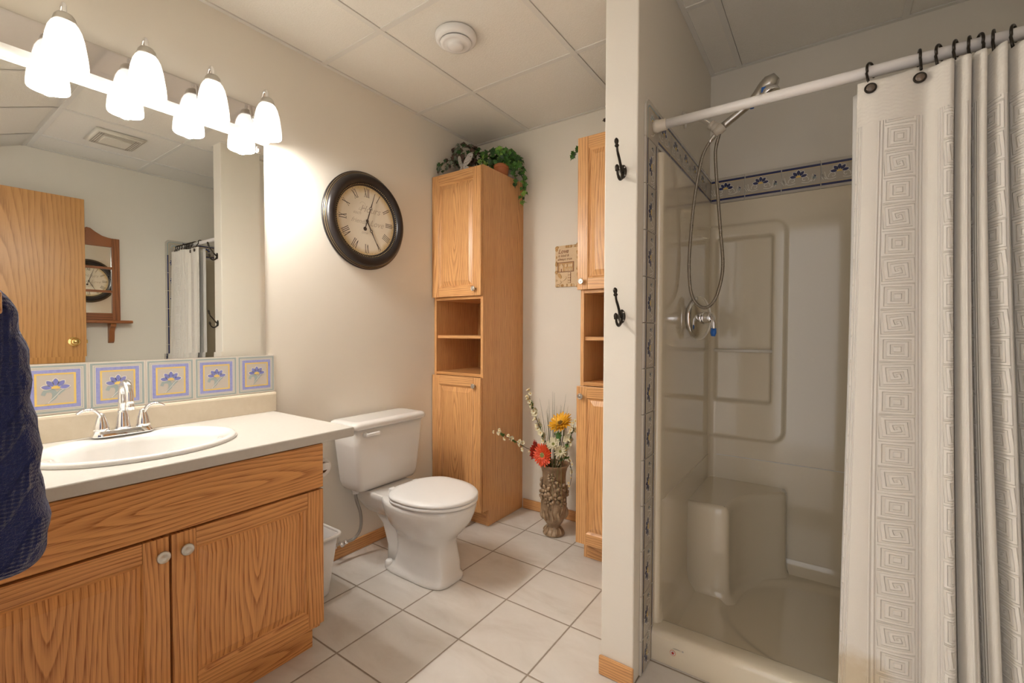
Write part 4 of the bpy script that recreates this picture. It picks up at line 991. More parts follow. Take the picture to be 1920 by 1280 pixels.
# corner seat
sp_ = [(P0, 2.012), (1.690, 2.018)]+[tuple(p) for p in spline([(1.700, 2.026), (1.7105, 2.115), (1.738, 2.200), (1.799, 2.285), (1.868, 2.350), (1.880, 2.370)], 6)]+[(1.882, 2.44), (P0, 2.44)]
def offs(pl, d):
    n = len(pl); out = []
    for i in range(n):
        a, c, e = Vector(pl[i-1]), Vector(pl[i]), Vector(pl[(i+1) % n])
        t = ((c-a).normalized()+(e-c).normalized()); t = t.normalized() if t.length > 1e-6 else (e-c).normalized(); nn = Vector((t.y, -t.x))
        q = c+nn*d
        if pl[i][0] <= P0+1e-6: q.x = P0
        if pl[i][1] >= 2.439: q.y = pl[i][1]
        out.append((q.x, q.y))
    return out
b = MB()
b.loft([[(p[0], p[1], z) for p in offs(sp_, d)] for d, z in ((.034, .046), (.018, .056), (.009, .072), (.005, .095), (.003, .13), (0, .40), (-.002, .415), (-.007, .425), (-.014, .430), (-.022, .432))], caps=False)
tp = [(p[0], p[1], .432) for p in offs(sp_, -.022)]; n_ = len(tp)
for k in range(n_): b.poly([(1.60, 2.40, .4325), tp[k], tp[(k+1) % n_]])
b.build('corner_seat', M['acrylic'], st, recalc=True)
M['clear'] = NT('clear_acrylic').set(color=(.84, .79, .70, 1), rough=.04, trans=0.0, ior=1.45).m
b = MB(); b.tube([(1.560, 2.424, 1.066), (1.814, 2.424, 1.066)], .0075, 14); b.build('grab_bar', M['clear'], st)
M['stk'] = plain('sticker_white', (.75, .72, .68, 1), .4); M['stkr'] = plain('sticker_red', (.42, .03, .02, 1), .4); M['stko'] = plain('sticker_orange', (.62, .25, .12, 1), .4)
b = MB(); b.M = frame_m((1.604, CF-.0004, .051), (1, 0, 0), VZ)
b.prism(circ(.010, 24), 0, .0004, 2); b.prism(circ(.0082, 24), .0004, .0006, 0)
lf = []
for k in range(10):
    a = PI/2+2*PI*k/10; r = .0066 if k % 2 == 0 else .0034
    lf.append((r*math.cos(a), r*math.sin(a)))
b.prism(lf, .0006, .0008, 1); b.box(-.0006, .0006, -.0066, -.003, .0006, .0008, 1)
for x, w, z in ((.002, .022, .0155),): b.box(x, x+w, z, z+.0022, 0, .0003, 3)
b.prism(circ(.003, 12, (.033, .0165)), 0, .0003, 3)
b.build('sticker', [M['stk'], M['stkr'], M['stko'], M['nickel']], st)
# ------------------------------------------------------------------ decorated tile border
BD = .1265; BZ = 1.7965
def border_tile(m, L, flip=1):
    """length along local x, height BD along local y"""
    m.box(.0012, L-.0012, .0008, BD-.0008, .0006, .0072, 8)
    z = .0074
    m.flat(rect(.002, L-.002, .0135, .0235), z, 7); m.flat(rect(.002, L-.002, BD-.0235, BD-.0135), z, 7)
    m.flat(rect(.002, L-.002, .0245, .0260), z, 3); m.flat(rect(.002, L-.002, BD-.0262, BD-.0245), z, 3)
    m.flat(rect(.002, L-.002, .0262, BD-.0264), z, 10)
    if L < .11: return
    c = (L*.44, BD*.555); z += .0003
    for sx_, ph in ((-1, 0), (1, 0)):
        cc = (c[0]+sx_*.024, BD*.42); sp2 = [(cc[0]+sx_*math.cos(a)*(.0155-.0022*a), cc[1]+math.sin(a)*(.0155-.0022*a)) for a in [k*.42-.4 for k in range(15)]]
        ribbon(m, sp2, .0022, z, 9); ribbon(m, [(p[0], p[1]) for p in spline([(cc[0]-sx_*.012, cc[1]-.012), (cc[0]+sx_*.010, cc[1]-.016), (cc[0]+sx_*.030, cc[1]-.006), (cc[0]+sx_*.040, cc[1]+.016)], 5)], .0022, z, 9)
        for q in (.026, .034, .042): ribbon(m, [(p[0], p[1]) for p in spline([(cc[0]+sx_*(q-.008), cc[1]-.014), (cc[0]+sx_*q, cc[1]), (cc[0]+sx_*(q+.004), cc[1]+.020-(q-.026))], 4)], .0019, z, 9)
    m.flat(petal((L*.90, BD*.40), 2.7, .018, .006), z, 1); m.flat(petal((L*.88, BD*.46), 2.2, .012, .003), z+.0001, 7)
    daisy(m, (c[0], c[1]-.004), .0315, z+.0003, 7, 3, 6)
bd = MB()
# right face of the partition: vertical column, clipped corner tile, run to the back wall
YC0, YC1 = 1.470, 1.470+BD
M1 = lambda y, z: frame_m((SX0, y, z), (0, 0, 1), (0, -1, 0))
def column(Mf):
    z = BZ-.1525
    while z > .01:
        bd.M = Mf(z); border_tile(bd, .1525); z -= .1525
    bd.M = Mf(.002); border_tile(bd, z+.1525-.002)
column(lambda z: frame_m((SX0, YC1, z), (0, 0, 1), (0, -1, 0)))
def corner_tile(Mx):
    bd.M = Mx; w = BD+.0; c = .022
    ol = [(.001, .001), (w-.001, .001), (w-.001, BD-.001), (c, BD-.001), (.001, BD-c)]
    bd.prism(ol, .0006, .0072, 8); z = .0074
    ribbon(bd, [(.0185, .001), (.0185, BD-.030), (.030, BD-.0185), (w-.001, BD-.0185)], .0075, z, 1)
    ribbon(bd, [(.0245, .001), (.0245, BD-.033), (.033, BD-.0245), (w-.001, BD-.0245)], .0015, z+.0001, 3)
    bd.flat([(.026, .002), (w-.002, .002), (w-.002, BD-.026), (.034, BD-.026), (.026, BD-.034)], z, 10)
    daisy(bd, (w*.50, BD*.52), .023, z+.0005, 1, 3, 6)
    ribbon(bd, spline([(w*.40, BD*.12), (w*.62, BD*.20), (w*.80, BD*.42), (w*.70, BD*.55)], 5), .002, z+.0003, 9)
corner_tile(frame_m((SX0, YC0, BZ), VY, VZ))
y = YC1
while y < BY-.01:
    L = min(.1525, BY-.001-y); bd.M = frame_m((SX0, y, BZ), VY, VZ); border_tile(bd, L); y += .1525
x = SX0+.008
while x < WX-.02:
    L = min(.1525, WX-.008-x); bd.M = frame_m((x, BY-.0001, BZ), (1, 0, 0), VZ); border_tile(bd, L); x += .1525
# left wall of the room on the far side of the stall
y = BY-.009
while y > YC1+.01:
    L = min(.1525, y-YC1); bd.M = frame_m((WX-.0001, y, BZ), (0, -1, 0), VZ); border_tile(bd, L); y -= .1525
bd.M = frame_m((WX-.0001, YC0, BZ), VY, VZ) @ Matrix.Identity(4)
def mirror_corner():
    bd.M = Matrix(((0, 0, -1, WX-.0001), (1, 0, 0, YC0), (0, 1, 0, BZ), (0, 0, 0, 1)))
mirror_corner(); keepM = bd.M; corner_tile(keepM)
def colR(z): return frame_m((WX-.0001, YC1, z), (0, 0, -1), (0, -1, 0))
z = BZ
while z > .16:
    bd.M = colR(z); border_tile(bd, .1525); z -= .1525
bd.M = colR(z); border_tile(bd, z-.003)
tag(bd.build('tile_border', TM, recalc=False), 'band of stone tiles with navy daisies framing the shower stall opening', 'tiles')
# ------------------------------------------------------------------ shower rod
RY, RZ = 1.552, 1.852
rd = thing('shower_rod', (2.06, RY, RZ), 'white round shower curtain rod across the front of the stall', 'rod')
b = MB(); b.lathe([(.0150, SX0+.030), (.0150, WX-.030)], 28, 0, (0, RY, RZ), 'x'); b.build('rod_tube', M['rodwhite'], rd)
M['bone'] = plain('bone_plastic', (.74, .67, .56, 1), .4)
for x, s in ((SX0+.0078, 1), (WX-.0078, -1)):
    b = MB(); b.lathe([(.0215, x), (.0215, x+s*.012), (.0195, x+s*.014), (.0180, x+s*.040), (.0165, x+s*.042)], 28, 0, (0, RY, RZ), 'x'); b.build('end_sleeve', M['bone'], rd)
# ------------------------------------------------------------------ shower curtain
def curtain_mat():
    t = NT('curtain_cloth'); uv = t.uv(); sp = t.node('ShaderNodeSeparateXYZ'); t.link(uv, sp.inputs[0]); u, v = sp.outputs[0], sp.outputs[1]
    PU, PV = .122, .0675
    fu = t.math('MULTIPLY', t.math('SUBTRACT', t.math('FRACT', t.math('DIVIDE', t.math('SUBTRACT', u, .034), PU)), .5), PU)
    cell = t.math('DIVIDE', v, PV); fv = t.math('MULTIPLY', t.math('SUBTRACT', t.math('FRACT', cell), .5), PV)
    odd = t.math('MULTIPLY', t.math('FRACT', t.math('MULTIPLY', t.math('FLOOR', cell), .5)), 2)
    au, av = t.math('ABSOLUTE', fu), t.math('ABSOLUTE', fv)
    cheb = t.math('MAXIMUM', au, av)
    ang = t.math('DIVIDE', t.node('ShaderNodeMath', operation='ARCTAN2').outputs[0], 2*PI)
    an = ang.node.inputs[0].links[0].from_node; t.link(fv, an.inputs[0]); t.link(fu, an.inputs[1])
    r = t.math('ADD', t.math('DIVIDE', cheb, .0124), t.math('MULTIPLY', ang, odd))
    key = t.math('MULTIPLY', t.math('ADD', t.math('SINE', t.math('MULTIPLY', r, 2*PI)), 1), .5)
    key = t.ramp(key, [(.30, (0, 0, 0, 1)), (.62, (1, 1, 1, 1))])
    inside = t.math('LESS_THAN', au, .0312)
    rib = t.math('MULTIPLY', t.math('ADD', t.math('SINE', t.math('MULTIPLY', au, 2*PI/.0068)), 1), .5)
    h = t.math('ADD', t.math('MULTIPLY', key, inside), t.math('MULTIPLY', t.math('MULTIPLY', rib, t.math('MULTIPLY', t.math('SUBTRACT', 1, inside), t.math('LESS_THAN', au, .0445))), .8))
    # plain twill heading at the top
    head = t.math('GREATER_THAN', v, 1.700)
    tw = t.math('MULTIPLY', t.math('ADD', t.math('SINE', t.math('MULTIPLY', t.math('ADD', t.math('ABSOLUTE', t.math('SUBTRACT', t.math('FRACT', t.math('DIVIDE', u, .024)), .5)), t.math('DIVIDE', v, .0105)), 2*PI)), 1), .05)
    h = t.math('ADD', t.math('MULTIPLY', h, t.math('SUBTRACT', 1, head)), t.math('MULTIPLY', tw, head))
    fine = t.noise(t.mapv(uv, (900, 900, 1)), 1, 2); h2 = t.math('ADD', h, t.math('MULTIPLY', fine, .18))
    du = t.math('DIVIDE', t.math('SUBTRACT', u, .03), .075); dv = t.math('DIVIDE', t.math('SUBTRACT', v, .235), .085)
    dd = t.math('ADD', t.math('SQRT', t.math('ADD', t.math('MULTIPLY', du, du), t.math('MULTIPLY', dv, dv))), t.math('MULTIPLY', t.math('SUBTRACT', t.noise(t.mapv(uv, (22, 22, 1)), 1, 4), .5), 1.1))
    stain = t.ramp(dd, [(.45, (.62, .62, .62, 1)), (1.1, (0, 0, 0, 1))])
    base = t.mix(h, (.79, .74, .655, 1), (.86, .81, .73, 1))
    t.set(color=t.mix(stain, base, (.56, .42, .22, 1)), rough=.85, sheen=.25, spec=.2); t.bump(h2, .75, .0042); return t.m
M['curtain'] = curtain_mat()
cp = [(2.080, 1.530), (2.095, 1.517), (2.120, 1.508), (2.155, 1.508), (2.185, 1.514), (2.212, 1.524), (2.228, 1.516), (2.243, 1.497), (2.257, 1.493), (2.264, 1.512), (2.265, 1.537), (2.271, 1.515), (2.279, 1.494), (2.289, 1.493), (2.294, 1.515), (2.295, 1.538), (2.301, 1.514), (2.309, 1.494), (2.317, 1.497), (2.320, 1.532), (2.326, 1.522), (2.336, 1.496), (2.347, 1.492), (2.352, 1.512), (2.354, 1.534), (2.361, 1.516), (2.371, 1.494), (2.384, 1.494), (2.388, 1.530), (2.400, 1.505), (2.420, 1.493), (2.440, 1.498), (2.446, 1.530), (2.462, 1.508), (2.480, 1.494), (2.497, 1.500), (2.503, 1.530), (2.520, 1.503), (2.545, 1.500), (2.570, 1.525)]
top = spline(cp, 9); arc = [0]
for a, c in zip(top, top[1:]): arc.append(arc[-1]+(c-a).length)
NV = 150; ZT, ZB = 1.818, .070
def cloth(i, j):
    p = top[i]; t = j/NV; z = ZT+(ZB-ZT)*t
    fan = 1.0+.30*t**1.3
    x = 2.080+(p.x-2.080)*fan-.012*t; y = 1.515+(p.y-1.515)*(1+.35*t)
    x += .006*math.sin(3.1*t+p.x*40)*t; y += .008*math.sin(4*t+p.x*23)*t
    if i < 60: y += -.018*sst(.2, 1, t)*(1-i/60)*1.0
    if z > 1.72: z -= .010*abs(math.sin((arc[i])*PI/.125))*((z-1.72)/.098)
    x = min(x, WX-.015)
    return (x, y, z)
b = MB(); n = len(top)
ids = [[b.vert(cloth(i, j)) for i in range(n)] for j in range(NV+1)]
for j in range(NV):
    for i in range(n-1):
        uv = [(arc[q], ZT+(ZB-ZT)*w/NV) for q, w in ((i, j), (i+1, j), (i+1, j+1), (i, j+1))]
        b.face((ids[j][i], ids[j][i+1], ids[j+1][i+1], ids[j+1][i]), 0, uv, True)
cu = b.build('shower_curtain', M['curtain'], recalc=False)
so = cu.modifiers.new('thick', 'SOLIDIFY'); so.thickness = .0016; so.offset = 0
tag(cu, 'cream shower curtain with embossed square-key pattern gathered at the right of the rod', 'curtain')
M['liner'] = NT('liner_vinyl').set(color=(.82, .79, .74, 1), rough=.3, trans=.15).m
lt = spline([(2.072, 1.575), (2.090, 1.560), (2.12, 1.575), (2.16, 1.562), (2.20, 1.578), (2.24, 1.564), (2.28, 1.580), (2.32, 1.565), (2.36, 1.580), (2.41, 1.566), (2.46, 1.580), (2.52, 1.568), (2.56, 1.575)], 8)
b = MB()
def lin(i, j):
    p = lt[i]; t = j/60; z = 1.806-1.66*t; return (2.072+(p.x-2.072)*(1+.05*t)-.004*t+.003*math.sin(5*t), 1.570+(p.y-1.570)*(1+.6*t)-.070*sst(.02, .35, 1-t)*0-.0*t, z)
ids = [[b.vert(lin(i, j)) for i in range(len(lt))] for j in range(61)]
for j in range(60):
    for i in range(len(lt)-1): b.face((ids[j][i], ids[j][i+1], ids[j+1][i+1], ids[j+1][i]), 0, None, True)
ln = b.build('shower_liner', M['liner'], recalc=False); so = ln.modifiers.new('thick', 'SOLIDIFY'); so.thickness = .0012; so.offset = 0
tag(ln, 'plain white vinyl liner hanging behind the cream shower curtain', 'curtain liner')
# hooks on the rod
M['gem'] = plain('button_stone', (.16, .12, .09, 1), .25, bump=(60, .3, .002))
ordw = ['leftmost', 'second', 'third', 'fourth', 'fifth', 'sixth', 'seventh', 'eighth', 'ninth', 'tenth', 'eleventh', 'twelfth']
rx = [2.108, 2.205, 2.243, 2.273, 2.297, 2.314, 2.338, 2.371, 2.425, 2.475, 2.522, 2.560]
def ring(x, k):
    label = f'bronze curtain hook on the white rod, {ordw[k]} from the left' if k > 1 else ('bronze curtain hook with round button at the curtain\'s left corner' if k == 0 else 'bronze curtain hook with round button, second from the corner')
    t = thing('curtain_hook', (x, RY, RZ), label, 'curtain hook', 'curtain hooks on the shower rod')
    b = MB(); tw = [.010, 0.0, .010, .008, .006, -.003, .006, .010, .004, .006, .004, .005][k]
    pts = [(x+tw*math.cos(a)*.9, RY+.0190*math.cos(a)*1.05, RZ+.0030+.0190*math.sin(a)) for a in [math.radians(-40+q*13) for q in range(20)]]
    pts += [(x-tw, RY-.024, RZ-.012), (x-tw*.8, RY-.032, RZ-.028), (x-tw*.6, RY-.037, RZ-.043)] if k < 2 else [(x-tw, RY-.022, RZ-.012), (x-tw*.8, RY-.024, RZ-.026), (x-tw*.6, RY-.024, RZ-.040)]
    b.tube(pts, .0031, 9); b.build('wire', M['bronze'], t)
    if k < 2:
        b = MB(); b.M = frame_m((x-.002, 1.5085 if k == 0 else 1.5165, RZ-.062), (1, 0, 0), VZ)
        b.lathe([(.0125, 0), (.0135, .002), (.0125, .0045), (.0105, .0048), (.0100, .0040)], 26); bt = b.build('button', M['bronze'], t)
        b = MB(); b.M = frame_m((x-.002, 1.5085 if k == 0 else 1.5165, RZ-.062), (1, 0, 0), VZ); b.lathe([(.0100, .003), (.0085, .0055), (.004, .007), (0, .0072)], 22); b.build('stone', M['gem'], bt)
for k, x in enumerate(rx): ring(x, k)
# ------------------------------------------------------------------ shower fittings
ax_, ay_, az_ = SX0+.0003, 1.955, 2.030
sa = thing('shower_outlet', (ax_, ay_, az_), 'chrome shower arm with bone-coloured swivel bracket on the partition\'s shower side', 'shower arm')
b = MB(); b.lathe([(.034, 0), (.033, .004), (.025, .008), (.012, .010), (.0, .010)], 28, 0, (ax_, ay_, az_), 'x'); b.build('flange', M['chrome'], sa)
b = MB(); b.tube(spline([(ax_+.004, ay_, az_), (ax_+.045, ay_, az_-.003), (ax_+.085, ay_, az_-.026), (ax_+.106, ay_, az_-.046)], 6), .0105, 16); b.build('pipe', M['chrome'], sa)
b = MB(); b.M = Matrix.Translation((ax_+.104, ay_, az_-.044)) @ Vector((.72, 0, -.70)).to_track_quat('Z', 'Y').to_matrix().to_4x4()
b.lathe([(.013, 0), (.018, .002), (.018, .012), (.014, .014), (.019, .018), (.019, .028), (.013, .030), (.013, .034), (.0, .036)], 24)
b.M = Matrix.Translation((1.655, ay_, 1.953)) @ Vector((.80, .0, .60)).to_track_quat('Z', 'Y').to_matrix().to_4x4()
b.lathe([(.013, -.016), (.0175, -.014), (.0185, .010), (.0185, .022), (.0165, .024), (0, .024)], 22); b.build('bracket', M['bone'], sa)
M['blue'] = plain('blue_plastic', (.03, .16, .55, 1), .3)
hs = thing('hand_shower', (1.74, ay_, 2.0), 'chrome hand shower resting in the bracket above the curtain rod', 'shower head')
d0 = Vector((.86, 0, .51)).normalized(); c0 = Vector((1.672, ay_, 1.967)); b = MB()
pts = [c0+d0*t+Vector((0, 0, k)) for t, k in ((0, 0), (.012, 0), (.03, .000), (.06, .001), (.09, .003), (.115, .007), (.14, .012), (.165, .017), (.185, .019), (.205, .015), (.218, .004))]
b.tube(pts, [.0135, .0145, .0140, .0135, .0135, .0155, .0215, .030, .034, .030, .012], 22, flat=1.05); b.build('wand', M['nickel'], hs)
b = MB(); fn = Vector((.35, -.25, -.90)).normalized(); b.M = Matrix.Translation(c0+d0*.182+Vector((0, -.004, -.008))) @ fn.to_track_quat('Z', 'Y').to_matrix().to_4x4()
b.lathe([(.034, -.006), (.036, .010), (.036, .018), (.033, .022), (0, .023)], 30); b.build('spray_face', M['chrome'], hs)
for q, sz, nm in (((1.818, 1.922, 2.052), .010, 'blue_reflection'), ((1.776, 1.932, 2.008), .007, 'lower_blue_block')):  # upper block painted in for blue reflections on the hand shower
    b = MB(); b.M = Matrix.Translation(q); b.box(-sz, sz, -.004, .012, -sz, sz)
    b.build(nm, M['blue'], hs, bevel=.002)
b = MB(); b.tube([c0-d0*.004, c0+d0*.001], .0150, 20); b.build('seal', M['black'], hs)
def hosem():
    t = NT('metal_hose'); v = t.uv(); sp = t.node('ShaderNodeSeparateXYZ'); t.link(v, sp.inputs[0]); w = t.math('SINE', t.math('MULTIPLY', sp.outputs[1], 2*PI/.0042))
    t.set(color=(.50, .46, .40, 1), rough=.28, metal=1.0); t.bump(w, .6, .0012); return t.m
M['hose'] = hosem()
hp = [(1.642, 1.952, 1.936), (1.625, 1.945, 1.912), (1.600, 1.935, 1.850), (1.577, 1.925, 1.70), (1.566, 1.915, 1.55), (1.563, 1.905, 1.42), (1.572, 1.90, 1.32), (1.596, 1.895, 1.268), (1.630, 1.90, 1.252), (1.662, 1.905, 1.285), (1.682, 1.91, 1.360), (1.686, 1.915, 1.43), (1.676, 1.92, 1.54), (1.663, 1.93, 1.68), (1.652, 1.94, 1.80), (1.648, 1.950, 1.88), (1.660, 1.955, 1.942)]
P = spline(hp, 10); b = MB(); L = [0]
for a, c in zip(P, P[1:]): L.append(L[-1]+(c-a).length)
N = 12; base = len(b.v)
b.tube(P, .0062, N, 0)
q = 0
for i in range(len(P)-1):
    for k in range(N):
        b.uv[q] = [(k/N, L[i]), ((k+1)/N, L[i]), ((k+1)/N, L[i+1]), (k/N, L[i+1])]; q += 1
sh = thing('shower_hose', (1.62, 1.93, 1.6), 'flexible metal shower hose looping down from the hand shower bracket', 'hose')
b.build('corrugated_tube', M['hose'], sh)
b = MB(); v0 = (Vector(hp[1])-Vector(hp[0])).normalized(); b.tube([Vector(hp[0])-v0*.006, Vector(hp[0])+v0*.002, Vector(hp[0])+v0*.028, Vector(hp[0])+v0*.032], [.0075, .0095, .0085, .0065], 16); b.build('coupling', M['chrome'], sh)
vx, vy, vz = P0+.0003, 2.015, 1.215
sv = thing('shower_valve', (vx, vy, vz), 'chrome shower mixer with blue-tipped lever on the stall\'s left panel', 'shower valve')
VT = Matrix.Translation((vx+.037, vy, vz)) @ Matrix.Rotation(math.radians(-17), 4, 'Z')
b = MB(); b.M = VT; b.lathe([(.088, -.010), (.092, 0), (.091, .004), (.080, .011), (.055, .017), (.030, .020), (.0, .020)], 44, 0, ax='x')
b.M = Matrix.Identity(4); b.lathe([(.050, 0), (.050, .022), (.040, .034)], 36, 0, (vx, vy, vz), 'x'); b.build('plate', M['chrome'], sv)
b = MB(); b.M = VT; b.lathe([(.027, .018), (.025, .030), (.022, .045), (.020, .058), (.012, .064), (0, .065)], 28, 0, ax='x'); kb = b.build('knob', M['chrome'], sv)
b = MB(); b.M = VT; b.tube(spline([(.050, -.002, .006), (.066, -.020, .002), (.078, -.030, -.020), (.080, -.032, -.046)], 6), [.012]*6+[.011]*7+[.010]*6, 14, flat=.8); b.build('lever', M['chrome'], kb)
b = MB(); b.M = VT; b.tube([(.080, -.032, -.044), (.080, -.033, -.062), (.079, -.033, -.076)], [.0108, .0120, .008], 14, flat=.8); b.build('lever_tip', M['blue'], kb)
# ------------------------------------------------------------------ ceiling vents
cv = thing('round_air_vent', (.680, 1.495, CZ), 'round white air diffuser in the ceiling above the toilet', 'vent')
b = MB(); b.lathe([(.088, -.0005), (.090, -.006), (.088, -.022), (.080, -.030), (.070, -.032), (.062, -.028), (.060, -.012), (.0, -.010)][::1], 48, 0, (.680, 1.495, CZ)); b.build('rim', M['plastic'], cv)
b = MB(); b.lathe([(.0, -.012), (.012, -.012), (.012, -.030), (.060, -.030), (.068, -.034), (.066, -.040), (.054, -.044), (.036, -.042), (.034, -.050), (.026, -.056), (0, -.057)], 40, 0, (.680, 1.495, CZ)); b.build('cone', M['plastic'], cv)
fv = thing('exhaust_fan_grille', (1.95, .99, CZ), 'rectangular cream exhaust fan grille in the ceiling by the doorway side', 'vent')
M['grille'] = plain('grille_cream', (.78, .73, .62, 1), .45)
b = MB(); x0, x1, y0, y1 = 1.79, 2.09, .860, 1.120
b.prism([(x0, y0), (x1, y0), (x1, y1), (x0, y1)], CZ-.008, CZ-.003, 0)
b.loft([[(x0, y0, CZ-.008), (x1, y0, CZ-.008), (x1, y1, CZ-.008), (x0, y1, CZ-.008)], [(x0+.02, y0+.02, CZ-.020), (x1-.02, y0+.02, CZ-.020), (x1-.02, y1-.02, CZ-.020), (x0+.02, y1-.02, CZ-.020)]]); b.build('frame', M['grille'], fv)
b = MB(); b.loft([rect3 for rect3 in ([(x0+.075, y0+.055, CZ-.0205), (x1-.075, y0+.055, CZ-.0205), (x1-.075, y1-.055, CZ-.0205), (x0+.075, y1-.055, CZ-.0205)], [(x0+.08, y0+.06, CZ-.030), (x1-.08, y0+.06, CZ-.030), (x1-.08, y1-.06, CZ-.030), (x0+.08, y1-.06, CZ-.030)])]); b.build('centre_panel', M['grille'], fv)
b = MB()
for k in range(3):
    o_ = .028+k*.016
    for xx in (x0+o_, x1-o_-.0028): b.box(xx, xx+.0028, y0+.03, y1-.03, CZ-.0215, CZ-.0200, 0)
    for yy in (y0+.024+k*.011, y1-.0268-k*.011): b.box(x0+.03, x1-.03, yy, yy+.0026, CZ-.0215, CZ-.0200, 0)
M['slot'] = plain('grille_slot_shade', (.30, .26, .21, 1), .8)
b.build('slot_shade_strips', M['slot'], fv)  # dark strips laid on the frame, their colour standing in for shaded slots
# ------------------------------------------------------------------ wooden mirror shelf on the right wall
ms = thing('mirror_shelf', (WX, .94, 1.2), 'red-brown wooden wall mirror with a scrolled crest and shelf on the right-hand wall', 'mirror shelf')
MX = lambda: frame_m((WX-.0006, .0, .0), (0, -1, 0), VZ)
fy0, fy1, fz0, fz1 = .720, 1.165, 1.232, 1.868
b = MB(); sw = .048
b.box(WX-.026, WX-.0006, fy0, fy0+sw, fz0, fz1, 0, 'z'); b.box(WX-.026, WX-.0006, fy1-sw, fy1, fz0, fz1, 0, 'z'); b.box(WX-.025, WX-.0006, fy0+sw, fy1-sw, fz0, fz0+.055, 0, 'y')
b.M = MX()
cm = (fy0+fy1)/2
half = [(0, 1.800), (.1745, 1.800), (.1745, 1.868), (.150, 1.872), (.120, 1.880), (.080, 1.905), (.052, 1.928), (.030, 1.932), (.016, 1.922), (.014, 1.908), (.022, 1.902), (.020, 1.890), (.010, 1.884), (0, 1.884)]
pl = [(-cm-p[0], p[1]) for p in half]+[(-cm+p[0], p[1]) for p in half[-2:0:-1]]
b.prism(pl, .0006, .025, 0)
b.M = Matrix.Identity(4)
b.build('frame', M['pine'], ms, bevel=.003)
b = MB(); b.box(WX-.010, WX-.004, fy0+sw+.001, fy1-sw-.001, fz0+.056, 1.7995); b.build('glass', M['mirror'], ms)
for z in (1.455, 1.636):
    b = MB(); b.box(WX-.022, WX-.0104, fy0+sw+.0005, fy1-sw-.0005, z-.009, z+.009, 0, 'y'); b.build('muntin', M['pine'], ms, bevel=.002)
b = MB(); b.box(WX-.115, WX-.0006, fy0-.055, fy1+.055, 1.208, 1.2305, 0, 'y'); b.build('shelf', M['pine'], ms, bevel=.006)
for yy in (fy0+.035, fy1-.075):
    b = MB(); b.M = Matrix(((0, 0, 0, 0), (0, 0, 1, yy), (0, 1, 0, 0), (0, 0, 0, 1))); b.M[0][0] = -1; b.M[0][3] = WX-.0006
    b.prism([tuple(p) for p in [(0, 1.207), (.085, 1.207), (.083, 1.185)]+[tuple(q) for q in spline([(.060, 1.170), (.040, 1.145), (.038, 1.110), (.030, 1.070), (.010, 1.055), (0, 1.06)], 5)]], 0, .034); b.build('corbel', M['pine'], ms, bevel=.002)
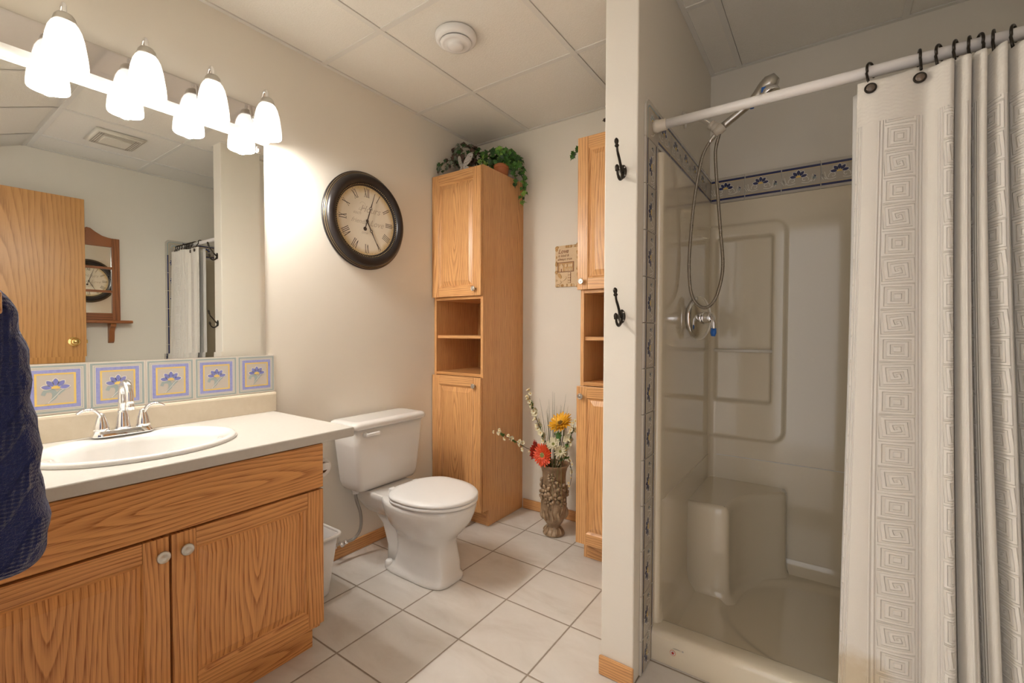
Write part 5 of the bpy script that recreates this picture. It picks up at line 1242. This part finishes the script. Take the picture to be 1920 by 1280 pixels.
# ------------------------------------------------------------------ blue towel on a wooden bar
wbx = thing('towel_bar', (.90, FY, 1.19), 'oak towel bar mounted on the wall beside the doorway', 'towel bar')
b = MB(); b.lathe([(.010, .66), (.010, 1.215)], 18, 0, (0, .078, 1.188), 'x'); b.build('bar', M['oak'], wbx)
for x in (.640, 1.204):
    b = MB(); b.box(x, x+.022, FY+.0008, .0945, 1.175, 1.203, 0, 'y'); b.build('bracket', M['oak'], wbx, bevel=.003)
def towelm():
    t = NT('navy_terry'); v = t.obj(); sp = t.node('ShaderNodeSeparateXYZ'); t.link(v, sp.inputs[0])
    y, z = sp.outputs[1], sp.outputs[2]; xz = t.math('ADD', sp.outputs[0], y)
    rib = t.math('SINE', t.math('MULTIPLY', t.math('ADD', xz, t.math('MULTIPLY', t.noise(v, 14, 2), .02)), 2*PI/.0075))
    row = t.math('SINE', t.math('MULTIPLY', z, 2*PI/.005))
    wave = t.math('SINE', t.math('ADD', t.math('MULTIPLY', z, 2*PI/.085), t.math('MULTIPLY', t.math('SINE', t.math('MULTIPLY', xz, 2*PI/.09)), 2.2)))
    band = t.ramp(wave, [(.15, (0, 0, 0, 1)), (.60, (1, 1, 1, 1))])
    low = t.math('LESS_THAN', z, 1.075); bd_ = t.math('MULTIPLY', t.math('SUBTRACT', 1, band), low)
    pile = t.math('ADD', t.math('MULTIPLY', rib, .35), t.math('MULTIPLY', row, .2))
    h = t.math('ADD', t.math('MULTIPLY', pile, t.math('SUBTRACT', 1, t.math('MULTIPLY', bd_, .8))), t.math('MULTIPLY', bd_, -1.1)); h = t.math('ADD', h, t.math('MULTIPLY', t.noise(v, 260, 3, .7), 1.3))
    c = t.mix(t.noise(v, 60, 4), (.020, .030, .115, 1), (.040, .055, .19, 1))
    t.set(color=c, rough=.95, sheen=.5, sheenr=.4, spec=.1); t.bump(h, .8, .007); return t.m
M['towel'] = towelm(); t_ = M['towel']
# closed cross-section in (y, z), extruded along x with a soft rounded end
sec = spline([(.0865, .838), (.120, .842), (.137, .862), (.139, .92), (.133, 1.00), (.127, 1.08), (.121, 1.14), (.114, 1.185), (.100, 1.207), (.080, 1.215), (.058, 1.206), (.046, 1.180), (.040, 1.10), (.034, .98), (.030, .90), (.036, .862), (.0815, .838)], 6)
n_out = len(sec)
sec += [Vector((.0815, .86+.06*k)) for k in range(6)]+[Vector((.078+.0112*math.cos(a), 1.188+.0112*math.sin(a))) for a in [math.radians(-115-k*31.4) for k in range(11)]]+[Vector((.0845, 1.16-.06*k)) for k in range(6)]
rows = []
for k in range(60):
    x = .70+.455*k/59; rows.append((x, 1.0))
for k in range(1, 9):
    a = PI/2*k/8; rows.append((1.155+.040*math.sin(a), .60+.40*math.cos(a)))
b = MB(); rings = []
for x, s in rows:
    r = []
    for i, p in enumerate(sec):
        c = Vector((.086, max(min(p.y, 1.17), .88)))
        q = c+(Vector((p.x, p.y))-c)*(s if i < n_out else 1); wv = (.003*math.sin(p.y*60+x*30)+.002*math.sin(p.y*140))*(1 if 3 < i < n_out-3 else 0)
        r.append((x, q.x+wv*.7, q.y))
    rings.append(r)
b.loft(rings); tw_ = b.build('towel', t_)
tag(tw_, 'thick navy blue terry towel folded over the oak bar', 'towel')
